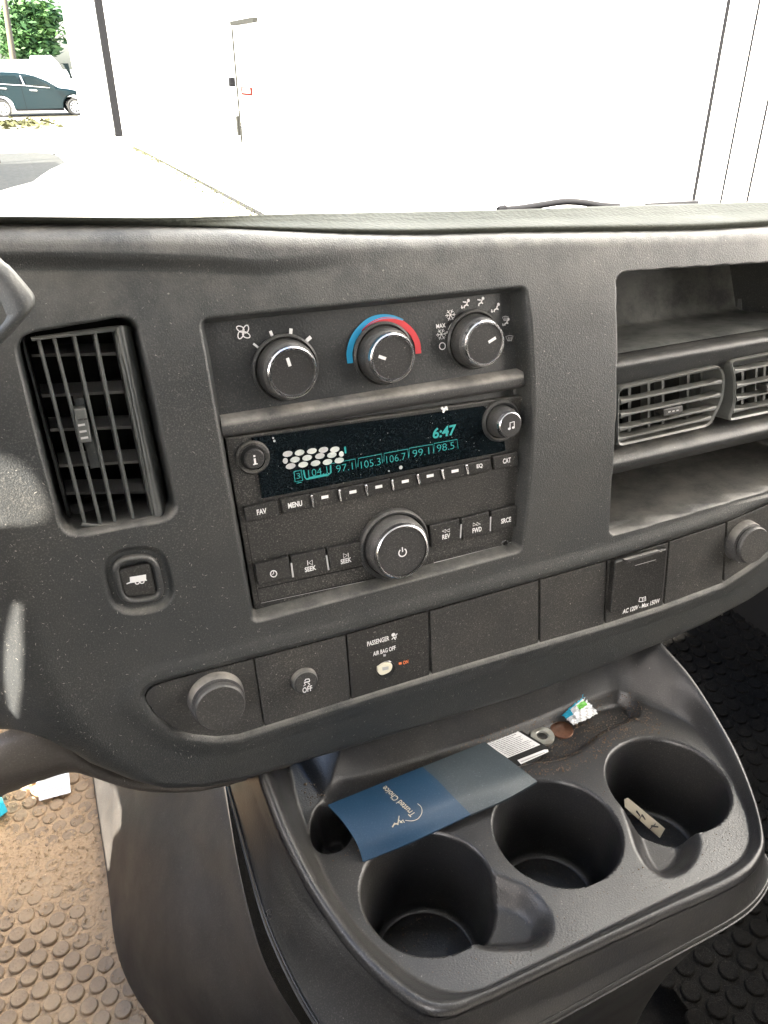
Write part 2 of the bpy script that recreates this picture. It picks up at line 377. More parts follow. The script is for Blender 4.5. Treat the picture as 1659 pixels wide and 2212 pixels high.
# ---------------- left air vent
def vent_left():
    mb = MB(); off = -.006
    # outer barrel frame: top, bottom and wide right cheek
    def q(L, o): return [facept(*Z3(a, b), o) for a, b in L]
    # right cheek, a rounded pillar
    t = [(632, 545), (655, 532), (690, 528), (722, 540)]; bt = [(845, 1568), (865, 1570), (895, 1560), (925, 1545)]
    offs = [-.006, -.003, -.008, -.022]
    loft(mb, [[facept(*Z3(*a), o) for a, o in zip(t, offs)], [facept(*Z3(*a), o) for a, o in zip(bt, offs)]], M['vane'], True)
    # top bar and bottom bar
    tp = [(165, 590), (300, 572), (450, 550), (600, 532), (690, 524)]
    tq = [(175, 612), (300, 596), (450, 580), (600, 562), (655, 553)]
    loft(mb, [[facept(*Z3(*a), -.024) for a in tp], [facept(*Z3(*a), -.008-.003*i/4) for i, a in enumerate(tp)], [facept(*Z3(*a), -.007) for a in tq], [facept(*Z3(*a), -.022) for a in tq]], M['vane'])
    bp_ = [(445, 1600), (545, 1612), (640, 1604), (735, 1585), (880, 1552)]
    bq = [(440, 1622), (545, 1636), (640, 1630), (735, 1608), (890, 1576)]
    loft(mb, [[facept(*Z3(*a), -.026) for a in bp_], [facept(*Z3(*a), -.007) for a in bp_], [facept(*Z3(*a), -.008) for a in bq], [facept(*Z3(*a), -.030) for a in bq]], M['vane'])
    fr = mb.build('vent_frame', dash)
    lines = [((120, 600), (395, 1640)), ((207, 600), (462, 1608)), ((292, 590), (548, 1612)), ((402, 582), (628, 1604)), ((517, 575), (727, 1590)), ((632, 560), (838, 1565))]
    for i, (a, b) in enumerate(lines):
        mb = MB(); wd = .0010; o0 = -.020 if i == 0 else -.0065
        P = []
        for k in range(9):
            tt = k/8; x_, y_ = Z3(a[0]+(b[0]-a[0])*tt, a[1]+(b[1]-a[1])*tt)
            bow = -.002*(2*tt-1)**4; fl = 0
            p = np.array(facept(x_, y_, o0+bow)); P.append((p, wd/1.0+fl))
        ring = [[p+np.array([-w_, 0, -.018]) for p, w_ in P], [p+np.array([-w_, 0, -.001]) for p, w_ in P], [p+np.array([-w_*.5, 0, 0]) for p, w_ in P], [p+np.array([w_*.5, 0, 0]) for p, w_ in P],
                [p+np.array([w_, 0, -.001]) for p, w_ in P], [p+np.array([w_, 0, -.018]) for p, w_ in P]]
        loft(mb, ring, M['vane'], False); mb.build('vane', fr)
    M['rearvane'] = mat('dusty_rear_vane', (.26, .26, .25), .5, dust=.5, dustcol=(.5, .48, .44))
    # secondary horizontal vanes behind
    for (yl, yr) in ((700, 690), (920, 895), (1105, 1088), (1300, 1275), (1450, 1440), (1590, 1540)):
        mb = MB(); xl = 150+(yl-600)*.25; xr = 655+(yr-560)*.19
        a = np.array(facept(*Z3(xl, yl), -.025)); b = np.array(facept(*Z3(xr, yr), -.025))
        hexa(mb, [a, b, b+[0, .0016, 0], a+[0, .0016, 0]], [a+[0, .004, -.014], b+[0, .004, -.014], b+[0, .005, -.014], a+[0, .005, -.014]], M['rearvane']); mb.build('rear_vane', fr)
    mb = MB()  # slider tab
    P = rounded(fpp(pts(Z3, [(402, 985), (465, 978), (500, 1160), (432, 1168)]), -.0045), .0008, 3); prism(mb, P, -.014, -.0035, M['vane'], .0005)
    P2 = fpp(pts(Z3, [(400, 925), (455, 915), (548, 1295), (492, 1305)]), -.014); prism(mb, P2, -.020, -.0125, M['vane'], .0004)
    for y_ in (1070, 1105, 1140):
        stroke(mb, fpp(pts(Z3, [(425+(y_-1070)*.22, y_+2), (462+(y_-1070)*.25, y_-4)]), -.0035), .0011, -.0034, M['inkdim'])
    prism(mb, fpp(pts(Z3, [(425, 1035), (475, 1030), (478, 1040), (428, 1046)]), -.0035), -.0036, -.0029, M['cap'], .0002)
    mb.build('slider', fr)
    mb = MB(); flat(mb, fpp(pts(Z3, [(60, 560), (760, 460), (1010, 1600), (330, 1720)]), 0), -.052, M['black']); mb.build('duct', fr)
vent_left()
# make the vent pit deep behind the louvres: the dark duct plate sits in front of the pit floor
# ---------------- tow / haul button
BZ = MB()
o_ = rounded(fpp(pts(Z3, [(595, 1805), (855, 1768), (912, 2030), (655, 2068)]), .001), .011, 6)
i_ = inset(o_, .0045)
ringz = [[(x, y, -.006) for x, y in o_], [(x, y, -.0005) for x, y in o_], [(x, y, .0012) for x, y in inset(o_, .0014)], [(x, y, .0006) for x, y in inset(o_, .0034)], [(x, y, -.006) for x, y in i_]]
loft(BZ, [wrp(r_) for r_ in ringz], M['panel'], True, True); bz = BZ.build('button_bezel', dash)
mb = MB(); P = rounded(fpp(pts(Z3, [(643, 1858), (815, 1818), (850, 1992), (680, 2006)]), .0), .003, 4); prism(mb, P, -.006, .0004, M['button'], .0010)
zz = .0005
q = lambda a, b: FP(*Z3(a, b), zz)
flat(mb, [q(706, 1897), q(795, 1883), q(796, 1917), q(708, 1925)], zz, M['ink'])
flat(mb, [q(688, 1931), q(708, 1923), q(800, 1911), q(800, 1916), q(709, 1930), q(689, 1937)], zz+.0001, M['ink'])
for cx_, cy_ in ((747, 1925), (773, 1921)): stroke(mb, circ(q(cx_, cy_), .0011, 16), .0006, zz+.0002, M['ink'], True)
mb.build('trailer_button', bz)

# ---------------- climate control panel
PZ = -.0135
P = fpp([(436, 697), (1121, 621), (1130, 806), (476, 908)], PZ); mb = MB(); prism(mb, P, -.0165, PZ, M['panel'], 0)
def q4(a, b, o=PZ): return FP(*Z4(a, b), o)
def ribbon4(L, wd, m, closed=False, o=PZ, taper=None, n=None):
    P = [q4(*p) for p in L]
    if n: P = [tuple(p) for p in cr(P, n)]
    stroke(mb, P, wd, o, m, closed, .00015, taper=taper)
for a, b, w_ in (((293, 323), (316, 342), .0011), ((372, 264), (382, 290), .0015), ((469, 253), (467, 279), .0017), ((538, 313), (562, 292), .0019)): ribbon4([a, b], w_*1.15, M['ink'])
ribbon4([(745, 415), (742, 360), (765, 290), (820, 228), (880, 200), (940, 198), (992, 213)], .0038, M['blue'], n=40, taper=lambda t: 1 if t < .55 else 1-.75*(t-.55)/.45)
ribbon4([(800, 265), (845, 230), (905, 212), (970, 222), (1025, 262), (1056, 315), (1063, 370)], .0040, M['red'], n=40, taper=lambda t: .3+.7*min(1, t/.5))
c = q4(246, 269)   # fan symbol: four blades
for k in range(4):
    a = k*math.pi/2+.45; L_ = []
    for j in range(15):
        t = j/14*math.tau; x_ = .0035*(1-math.cos(t))*.62; y_ = .0016*math.sin(t)+.0012*(x_/.0043)**2; L_.append((c[0]+x_*math.cos(a)-y_*math.sin(a), c[1]+x_*math.sin(a)+y_*math.cos(a)))
    stroke(mb, L_, .0006, PZ+.0001*k, M['ink'])
def snow(c, s):
    for k in range(6):
        a = k*math.pi/3; d = np.array([math.cos(a), math.sin(a)]); c2 = np.array(c); e = np.array([-d[1], d[0]])
        stroke(mb, [c2, c2+d*s], .0004, PZ+.0001*(k % 3), M['ink'])
        stroke(mb, [c2+d*s*.55+e*s*.3+d*s*.25, c2+d*s*.55, c2+d*s*.55-e*s*.3+d*s*.25], .00035, PZ+.0004, M['ink'])
snow(q4(1212, 190), .0036); snow(q4(1170, 280), .0036)
txt(mb, 'MAX', Z4(1168, 240), 44*.463, 20*.463, PZ, M['ink'], .02)
stroke(mb, circ(q4(1175, 335), .0021, 24), .0006, PZ, M['ink'], True)
ribbon4([(1199, 276), (1197, 266)], .0012, M['ink']); ribbon4([(1203, 262), (1212, 240), (1227, 222)], .0009, M['ink']); ribbon4([(1230, 220), (1238, 213)], .0013, M['ink'])
ribbon4([(1244, 205), (1262, 190), (1280, 181)], .0009, M['ink']); ribbon4([(1284, 181), (1291, 177)], .0014, M['ink'])
def seat_icon(cx_, cy_, s, arrows):
    def p(a, b): return q4(cx_+a*s, cy_+b*s)
    stroke(mb, [p(8, -14), p(4, 0), p(-6, 6), p(-8, 16)], .0009, PZ, M['ink'])
    flat(mb, circ(p(12, -20), .0010, 12), PZ+.0003, M['ink'])
    stroke(mb, [p(4, 0), p(12, 4)], .0008, PZ+.0002, M['ink'])
    if 'u' in arrows: stroke(mb, [p(-14, -14), p(-4, -12)], .0007, PZ+.0002, M['ink']); flat(mb, [p(-4, -18), p(4, -12), p(-4, -7)], PZ+.0003, M['ink'])
    if 'd' in arrows: stroke(mb, [p(-20, 4), p(-18, 14)], .0007, PZ+.0002, M['ink']); flat(mb, [p(-24, 12), p(-12, 12), p(-18, 20)], PZ+.0003, M['ink'])
seat_icon(1284, 142, 1, 'ud'); seat_icon(1352, 132, 1, 'u'); seat_icon(1424, 160, 1, 'd'); seat_icon(1472, 226, .8, 'd')
def defrost(cx_, cy_, s):
    def p(a, b): return q4(cx_+a*s, cy_+b*s)
    stroke(mb, [p(-17, -8), p(0, -13), p(17, -10), p(10, 10), p(-8, 12)], .0005, PZ+.0002, M['inkdim'], True)
    for k in (-6, 1, 8): stroke(mb, [p(k, -6), p(k+2, 0), p(k-1, 5), p(k+1, 14)], .0005, PZ+.0004, M['inkdim'])
defrost(1468, 206, .8); defrost(1487, 298, 1)
cl = mb.build('climate_panel', dash)
def knob(c4, R, pointer, base_r=1.28, name='climate_knob', fz=.0015):
    mb = MB(); c = q4(*c4, fz)
    lathe(mb, c, [(R*1.50, PZ-.001, M['panel']), (R*1.50, PZ+.0008, M['panel']), (R*1.40, PZ+.0018, M['black']), (R*1.30, PZ+.0010, M['knob']), (R*1.27, PZ+.006, M['knob']), (R*1.20, fz-.0055, M['knob']), (R*1.12, fz-.0045, M['chrome']),
                  (R*1.10, fz-.0008, M['chrome']), (R*1.05, fz, M['chrome']), (R*.965, fz, M['chrome']), (R*.94, fz-.0009, M['cap']), (0, fz-.0009, M['cap'])])
    P = [q4(*p, fz) for p in pointer]; stroke(mb, P, .0019, fz-.0007, M['ink'], at=c)
    return mb.build(name, cl)
knob((480, 460), .0136, [(451, 390), (465, 429)]); knob((947, 391), .0134, [(879, 383), (914, 395)]); knob((1376, 324), .0131, [(1393, 318), (1426, 296)])

# ---------------- dusty ledge bar between climate panel and radio
mb = MB()
seqs = [([(474, 896), (1128, 793)], -.0140), ([(476, 902), (1129, 799)], -.0105), ([(477, 910), (1131, 806)], -.0068), ([(478, 921), (1132, 815)], -.0050), ([(480, 933), (1133, 824)], -.0055), ([(481, 941), (1134, 832)], -.0075), ([(482, 946), (1134, 836)], -.012)]
rg = []
for (a, b), o in seqs:
    row = []
    for k in range(60):
        t = k/59; wv = .0006*math.sin(t*9)+.0003*math.sin(t*23)
        p = list(facept(a[0]+(b[0]-a[0])*t, a[1]+(b[1]-a[1])*t, o)); p[2] += wv if o > -.011 else 0; row.append(p)
    rg.append(row)
cols = list(zip(*rg)); rg = list(zip(*[cr(c_, 24) for c_ in cols])); loft(mb, rg, M['ledge']); mb.build('dusty_ledge', dash)

# ---------------- radio
RZ = -.0105
def q1(a, b, o=RZ): return FP(*R1(a, b), o)
mb = MB(); P = rounded(fpp([(486, 947), (1127, 855), (1129, 1188), (553, 1332)], RZ), .0012, 3); prism(mb, P, -.0165, RZ, M['radio'], .0008)
def line1(L, w_=.0005, m='black', o=RZ, h=.0001): stroke(mb, [q1(*p, o) for p in L], w_, o, M[m], False, h)
line1([(150, 660), (215, 1040), (235, 1048), (805, 925)]); line1([(1095, 850), (1420, 768)], .0005, 'inkdim'); line1([(1475, 748), (1510, 738), (1508, 685)], .0004, 'inkdim')
line1([(212, 980), (745, 865)], .0009); line1([(1520, 378), (1524, 550)], .0007); line1([(232, 528), (222, 400)], .0004, 'inkdim')
line1([(228, 1052), (800, 932)], .0003, 'inkdim'); line1([(1098, 856), (1420, 775)], .0006)
radio = mb.build('radio', dash)
# display
mb = MB(); P = [q1(*p, RZ+.0008) for p in [(178, 222), (1345, 62), (1440, 150), (1456, 286), (1400, 300), (232, 527), (214, 400)]]
prism(mb, P, RZ-.001, RZ+.0008, M['glass'], 0)
dz = RZ+.0009; M['glare'] = mat('display_dots', (.55, .57, .55), .5, dust=.3, big=.6, bigcol=(.3, .36, .34), bigscale=150)
def t1(s, x_, y_, w_, h_, m='teal', bold=.0, o=dz, shear=0): txt(mb, s, R1(x_, y_), w_*.43, h_*.43, o, M[m], bold, shear)
t1('6:47', 1148, 190, 118, 54, bold=.03, shear=.12)
t1('1', 650, 283, 9, 34, bold=-.01)
for s, x_, y_, w_ in (('104.1', 512, 392, 98), ('97.1', 646, 371, 84), ('105.3', 778, 349, 100), ('106.7', 905, 323, 98), ('99.1', 1030, 294, 84), ('98.5', 1154, 267, 88)): t1(s, x_, y_, w_, 36, bold=-.012)
def tl(L, w_=.0005): stroke(mb, [q1(*p, dz) for p in L], w_, dz, M['teal'], False, .0001)
tl([(392, 392), (428, 384), (436, 436), (398, 443), (392, 392)]); t1('3', 414, 413, 20, 28, bold=-.01)
tl([(440, 384), (448, 420), (455, 430), (565, 408), (578, 396), (576, 360)], .0010)
for a, b in (((578, 352), (700, 328)), ((716, 325), (832, 303)), ((846, 300), (964, 278)), ((972, 274), (1090, 254)), ((1097, 250), (1212, 230))):
    tl([(a[0]-2, a[1]+42), a, b, (b[0]+5, b[1]+46)], .0004)
tl([(405, 450), (430, 445)], .0004); tl([(465, 425), (560, 405)], .0012)
for L in ([(360, 302), (420, 296), (482, 288), (540, 282), (597, 280)], [(348, 337), (397, 331), (458, 322), (522, 313), (582, 308), (630, 303)], [(375, 364), (438, 356), (500, 349), (560, 343), (619, 335)]):
    for i, (a, b) in enumerate(L):
        c = q1(a, b, dz); rx = .0031 if not (a in (348, 630)) else .0016
        flat(mb, circ(c, rx, 18, .0018), dz+.0003, M['glare'] if (i+a) % 3 else M['inkdim'])
for k in range(46):
    a, b = rng.uniform(250, 1400), 0; b = 510-(a-250)*.195-rng.uniform(10, 240); c = q1(a, b, dz)
    flat(mb, circ(c, rng.uniform(.0001, .00028), 6), dz+.0004, M['inkdim'])
for a, b, r_ in ((928, 370, .0013), (868, 388, .0006), (1135, 72, .001), (1145, 80, .0012), (1155, 70, .0011), (1142, 90, .0008), (1160, 78, .0007), (287, 222, .0006), (293, 237, .0008)): flat(mb, circ(q1(a, b, dz), r_, 9), dz+.0005, M['inkdim'] if a < 1000 else M['ink'])
mb.build('display', radio)
def rbtn(name, quad, top=.0022, m='button', items=()):
    global mb
    mb = MB(); P = rounded(inset([q1(*p, RZ+top) for p in quad], .0003), .0006, 2); prism(mb, P, RZ-.001, RZ+top, M[m], .0007)
    for it in items: it(RZ+top)
    return mb.build(name, radio)
def T(s, x_, y_, w_, h_, m='ink', bold=.03): return lambda o: txt(mb, s, R1(x_, y_), w_*.43, h_*.43, o, M[m], bold)
def Lc(L, w_=.0004, m='ink', closed=False): return lambda o: stroke(mb, [q1(*p, o) for p in L], w_, o, M[m], closed, .00012)
rbtn('preset_button', [(137, 572), (308, 534), (324, 618), (152, 652)], items=[T('FAV', 230, 592, 50, 28)])
seam = [(322, 528), (476, 500), (615, 474), (749, 449), (880, 424), (1009, 398), (1132, 374), (1254, 350), (1385, 324)]
bot = [(336, 612), (490, 580), (628, 551), (762, 523), (893, 495), (1023, 467), (1146, 441), (1268, 415), (1396, 388)]
tt_ = ['MENU', '-', '-', '-', '-', '-', '-', 'EQ']; cen = [(398, 557), (547, 520), (688, 494), (818, 468), (951, 441), (1076, 413), (1201, 389), (1325, 364)]
for i in range(8):
    if tt_[i] == '-': it = [Lc([(cen[i][0]-17, cen[i][1]+3), (cen[i][0]+18, cen[i][1]-4)], .0020)]
    else: it = [T(tt_[i], *cen[i], 72 if i == 0 else 30, 28 if i == 0 else 24)]
    rbtn('preset_button', [(seam[i][0]+(4 if i else 0), seam[i][1]), (seam[i+1][0]-4, seam[i+1][1]), (bot[i+1][0]-4, bot[i+1][1]), (bot[i][0]+(4 if i else 0), bot[i][1])], .0018, items=it)
for i in range(1, 8):
    mb = MB(); x0, y0 = seam[i]; x1, y1 = bot[i]
    def lerp(t): return (x0+(x1-x0)*t, y0+(y1-y0)*t)
    a = lerp(.10); b = lerp(.85)
    P = rounded([q1(a[0]-6, a[1], RZ+.002), q1(a[0]+8, a[1]-2, RZ+.002), q1(b[0]+7, b[1]-2, RZ+.002), q1(b[0]-3, b[1]+1, RZ+.002)], .0008, 3); prism(mb, P, RZ, RZ+.0030, M['chrome'] if i % 2 else M['inkdim'], .0006, side=M['chrome']); mb.build('button_divider', radio)
rbtn('category_button', [(1390, 316), (1518, 290), (1524, 362), (1398, 388)], items=[T('CAT', 1462, 336, 40, 26)])
o2 = [(190, 857), (370, 815), (553, 776), (733, 741)]; o3 = [(208, 968), (388, 928), (572, 888), (748, 850)]
its = [[Lc([(290+16*math.cos(t/12*2*math.pi), 905+16*math.sin(t/12*2*math.pi)) for t in range(12)], .0007, 'ink', True), Lc([(290, 893), (290, 905), (281, 908)], .0005)],
       [T('SEEK', 475, 879, 58, 25), Lc([(460, 838), (462, 862)], .0005), Lc([(484, 836), (466, 850), (486, 860)], .0005, 'ink', True)],
       [T('SEEK', 654, 839, 55, 25), Lc([(664, 800), (666, 822)], .0005), Lc([(640, 804), (660, 812), (642, 826)], .0005, 'ink', True)]]
for i in range(3): rbtn('seek_button' if i else 'clock_button', [(o2[i][0]+3, o2[i][1]), (o2[i+1][0]-3, o2[i+1][1]), (o3[i+1][0]-2, o3[i+1][1]), (o3[i][0]+3, o3[i][1])], .0026, items=its[i])
o2 = [(1068, 664), (1229, 627), (1378, 591), (1515, 557)]; o3 = [(1080, 776), (1236, 741), (1386, 703), (1520, 668)]
def tri(x_, y_, s, d): return Lc([(x_+s*d, y_-s*.9), (x_-s*d, y_+s*.1), (x_+s*d, y_+s*.8)], .0005, 'ink', True)
its = [[T('REV', 1157, 717, 40, 24), tri(1146, 690, 9, 1), tri(1165, 687, 9, 1)], [T('FWD', 1312, 684, 46, 24), tri(1301, 658, 9, -1), tri(1320, 655, 9, -1)], [T('SRCE', 1458, 636, 50, 25)]]
for i, nm in enumerate(('rewind_button', 'forward_button', 'source_button')): rbtn(nm, [(o2[i][0]+3, o2[i][1]), (o2[i+1][0]-3, o2[i+1][1]), (o3[i+1][0]-2, o3[i+1][1]), (o3[i][0]+3, o3[i][1])], .0026, items=its[i])
for (a, b, c_, d_) in ((378, 850, 396, 922), (555, 812, 574, 886), (1232, 655, 1236, 725), (1380, 618, 1386, 690)):
    mb = MB(); stroke(mb, [q1(a, b, RZ+.0026), q1(c_-8, d_, RZ+.0026)], .0011, RZ+.0026, M['inkdim'], h=.0003); mb.build('button_divider', radio)
# volume / power knob
mb = MB(); fz = RZ+.0155; c = q1(941, 797, fz); R = .0178
prof = [(R*1.40, RZ-.001, M['panel']), (R*1.40, RZ+.0025, M['panel']), (R*1.33, RZ+.0042, M['panel']), (R*1.24, RZ+.0035, M['black']), (R*1.20, RZ+.002, M['knob']), (R*1.17, RZ+.0095, M['knob']), (R*1.10, fz-.0040, M['knob']), (R*1.08, fz-.0035, M['chrome']),
        (R*1.05, fz-.0005, M['chrome']), (R*1.01, fz, M['chrome']), (R*.965, fz-.0002, M['black']), (R*.94, fz-.0012, M['cap']), (R*.35, fz-.0016, M['cap']), (0, fz-.0022, M['cap'])]
lathe(mb, c, prof, 72)
a0 = math.radians(125); pc = (c[0], c[1]-.0006)
stroke(mb, [(pc[0]+.0027*math.cos(a0+t/20*math.radians(290)), pc[1]+.0027*math.sin(a0+t/20*math.radians(290))) for t in range(21)], .0008, fz-.0010, M['ink'], at=c); stroke(mb, [(pc[0], pc[1]+.0039), (pc[0], pc[1]+.0005)], .0008, fz-.0009, M['ink'], at=c)
mb.build('power_knob', radio)
# ribs on the big knob
# info button
mb = MB(); fz = RZ+.0045; c = q1(195, 330, fz); R = .0064
lathe(mb, c, [(R*1.62, RZ-.002, M['radio']), (R*1.60, RZ+.0012, M['radio']), (R*1.45, RZ+.0022, M['radio']), (R*1.18, RZ+.0008, M['black']), (R*1.0, RZ+.0005, M['chrome']), (R*.97, fz-.001, M['cap']), (R*.85, fz, M['cap']), (0, fz, M['cap'])])
stroke(mb, [(c[0], c[1]+.0006), (c[0], c[1]-.0030)], .0012, fz+.0001, M['ink'], at=c); stroke(mb, [(c[0], c[1]+.0026), (c[0], c[1]+.0015)], .0012, fz+.0001, M['ink'], at=c); stroke(mb, [(c[0]-.0014, c[1]-.0029), (c[0]+.0014, c[1]-.0029)], .0007, fz+.0002, M['ink'], at=c); mb.build('info_button', radio)
# tone knob
mb = MB(); fz = RZ+.0135; c = q1(1482, 158, fz); R = .0083
lathe(mb, c, [(R*1.75, RZ-.002, M['panel']), (R*1.72, RZ+.0015, M['panel']), (R*1.55, RZ+.003, M['panel']), (R*1.40, RZ+.002, M['black']), (R*1.32, RZ+.001, M['knob']), (R*1.25, RZ+.0065, M['knob']), (R*1.10, fz-.0025, M['chrome']), (R*1.02, fz-.0004, M['chrome']), (R*.96, fz, M['cap']), (0, fz, M['cap'])])
nz = fz+.0002
for a, b in ((1474, 176), (1494, 170)): flat(mb, circ(q1(a, b, fz), .0011, 12, .0008), nz, M['ink'])
stroke(mb, [q1(1477, 176, fz), q1(1477, 146, fz), q1(1498, 140, fz), q1(1498, 170, fz)], .0006, nz, M['ink']); mb.build('tone_knob', radio)
# aux jack
mb = MB(); c = q1(1452, 752); lathe(mb, c, [(.0030, RZ, M['chrome']), (.0027, RZ+.0009, M['chrome']), (.0019, RZ+.0009, M['black']), (.0018, RZ+.0004, M['black']), (0, RZ+.0004, M['black'])], 24); mb.build('aux_jack', radio)

# ---------------- lower switch inserts
IZ = -.0012
def d3(*L): return pts(R3, L)
bank = [
 ('outlet_insert', d3((92, 505), (102, 478), (135, 448), (250, 412), (634, 312), (660, 470), (686, 652), (560, 692), (450, 703), (330, 692), (235, 662), (140, 588), (100, 530))),
 ('traction_insert', d3((640, 311), (1098, 191), (1110, 350), (1124, 519), (692, 652), (664, 480))),
 ('airbag_insert', d3((1103, 190), (1513, 72), (1520, 396), (1128, 518))),
 ('blank_insert', [(929, 1321), (1163, 1254), (1163, 1389), (933, 1458)]),
 ('blank_insert', [(1167, 1253), (1310, 1213), (1304, 1349), (1167, 1389)]),
 ('power_insert', [(1314, 1212), (1444, 1171), (1432, 1308), (1308, 1348)]),
 ('blank_insert', [(1447, 1170), (1568, 1130), (1560, 1259), (1500, 1282), (1435, 1306)]),
 ('outlet_insert', [(1571, 1128), (1659, 1090), (1790, 1036), (1790, 1080), (1700, 1162), (1621, 1219), (1564, 1257)])]
ins = []
for k, (nm, poly) in enumerate(bank):
    P = inset(fpp(poly, IZ), .0002); mb = MB(); prism(mb, P, -.0043, IZ, M['button'] if nm == 'airbag_insert' else M['insert'], .0004)
    if k == 2:
        txt(mb, 'PASSENGER', R3(1262, 222), 112*.43, 24*.43, IZ, M['ink'], .02); txt(mb, 'AIR BAG OFF', R3(1293, 271), 114*.43, 22*.43, IZ, M['ink'], .02)
        txt(mb, 'ON', R3(1400, 328), 26*.43, 18*.43, IZ, M['redink'], .03)
        q3 = lambda a, b: FP(*R3(a, b), IZ)
        flat(mb, [q3(1365, 330), q3(1379, 327), q3(1380, 338), q3(1366, 341)], IZ+.0002, M['redink']); flat(mb, [q3(1287, 289), q3(1300, 287), q3(1300, 298), q3(1288, 300)], IZ+.0002, M['inkdim'])
        flat(mb, circ(q3(1338, 190), .0015, 12), IZ+.0002, M['ink']); stroke(mb, [q3(1330, 214), q3(1340, 202), q3(1352, 206), q3(1350, 192), q3(1358, 184)], .0009, IZ+.0001, M['ink']); stroke(mb, [q3(1340, 202), q3(1348, 214)], .0008, IZ+.0003, M['ink'])
    ins.append(mb.build(nm, dash))
def outlet(cx_, cy_, fn, R, parent, fz=.014, bc=None):
    mb = MB(); c = FP(*fn(cx_, cy_), fz)
    lathe(mb, c, [(R*1.13, IZ-.001, M['panel']), (R*1.13, IZ+.0010, M['ledge']), (R*1.09, IZ+.0065, M['ledge']), (R*1.06, IZ+.0080, M['ledge']), (R*.93, IZ+.0084, M['black']), (R*.92, IZ+.0100, M['black']), (R*1.0, IZ+.0102, M['knob']), (R*1.0, fz-.0015, M['knob']), (R*.94, fz, M['insert']), (0, fz, M['insert'])], 60)
    u, v = c; bb = float(base(u, v)); P = [(u-.0035, v-R*1.0), (u+.0035, v-R*1.0), (u+.003, v-R*1.18), (u-.003, v-R*1.18)]; prism(mb, P, IZ, IZ+.0035, M['knob'], .0005)
    flat(mb, [(u-.0028, v-R*1.13), (u-.0014, v-R*1.13), (u-.0014, v-R*1.24), (u-.0024, v-R*1.24)], IZ+.0037, M['inkdim']); flat(mb, [(u+.0028, v-R*1.10), (u+.0018, v-R*1.10), (u+.0018, v-R*1.18), (u+.0026, v-R*1.18)], IZ+.0037, M['inkdim'])
    return mb.build('outlet_cap', parent)
outlet(472, 562, R3, .0158, ins[0]); outlet(1138, 1728, R2, .0158, ins[7], .013)
mb = MB(); fz = IZ+.0055; c = FP(*R3(900, 436), fz)
lathe(mb, c, [(.0094, IZ-.001, M['black']), (.0092, IZ+.0003, M['ledge']), (.0087, fz-.002, M['vane']), (.0080, fz-.0004, M['cap']), (.0068, fz, M['cap']), (0, fz-.0004, M['cap'])], 48)
fz += .0006; txt(mb, 'OFF', R3(906, 464), 50*.43, 28*.43, fz, M['ink'], .02)
q3 = lambda a, b: FP(*R3(a, b), fz)
stroke(mb, [q3(893, 424), q3(898, 414), q3(914, 412), q3(918, 422)], .0007, fz, M['ink']); stroke(mb, [q3(889, 430), q3(918, 424)], .0009, fz+.0002, M['ink'])
stroke(mb, [q3(890, 434), q3(897, 440), q3(886, 448)], .0006, fz+.0002, M['ink']); stroke(mb, [q3(908, 432), q3(918, 438), q3(910, 446)], .0006, fz+.0002, M['ink']); mb.build('traction_button', ins[1])
mb = MB(); c = FP(*R3(1300, 366), IZ); lathe(mb, c, [(.0070, IZ, M['chrome']), (.0067, IZ+.0006, M['black']), (.0062, IZ+.0002, M['black']), (0, IZ+.0001, M['black'])], 40)
q3 = lambda a, b: FP(*R3(a, b), IZ+.001)
P = [tuple(p) for p in cr([q3(1258, 352), q3(1290, 334), q3(1325, 334), q3(1332, 352), q3(1318, 376), q3(1280, 392), q3(1260, 378), q3(1258, 352)], 32)[:-1]]
prism(mb, P, IZ, IZ+.0016, M['cream'], .0004); flat(mb, [q3(1280, 352), q3(1312, 346), q3(1312, 362), q3(1282, 368)], IZ+.0018, M['inkdim']); mb.build('key_switch', ins[2])
# mains outlet door
mb = MB(); P = rounded(fpp(pts(R2, [(374, 1812), (660, 1738), (632, 2028), (348, 2098)]), .0035), .003, 4); prism(mb, P, IZ-.001, .0040, M['button'], .0012)
txt(mb, 'AC 120V - Max 150W', R2(519, 2054), 190*.397, 24*.397, .004, M['ink'], .02)
q2 = lambda a, b, o=.004: FP(*R2(a, b), o)
stroke(mb, [q2(505, 2030), q2(510, 2008), q2(523, 2010), q2(541, 2003), q2(542, 2024), q2(523, 2030)], .0007, .004, M['ink'], True); stroke(mb, [q2(524, 2010), q2(523, 2030)], .0006, .0042, M['ink']); stroke(mb, [q2(533, 2010), q2(532, 2022)], .0006, .0042, M['ink'])
stroke(mb, [q2(484, 1834), q2(598, 1802)], .0004, .004, M['inkdim'])
P = fpp(pts(R2, [(425, 1800), (610, 1748), (628, 1758), (440, 1815)]), .0045); prism(mb, P, .003, .0056, M['ledge'], .0006)
mb.build('outlet_door', ins[5])

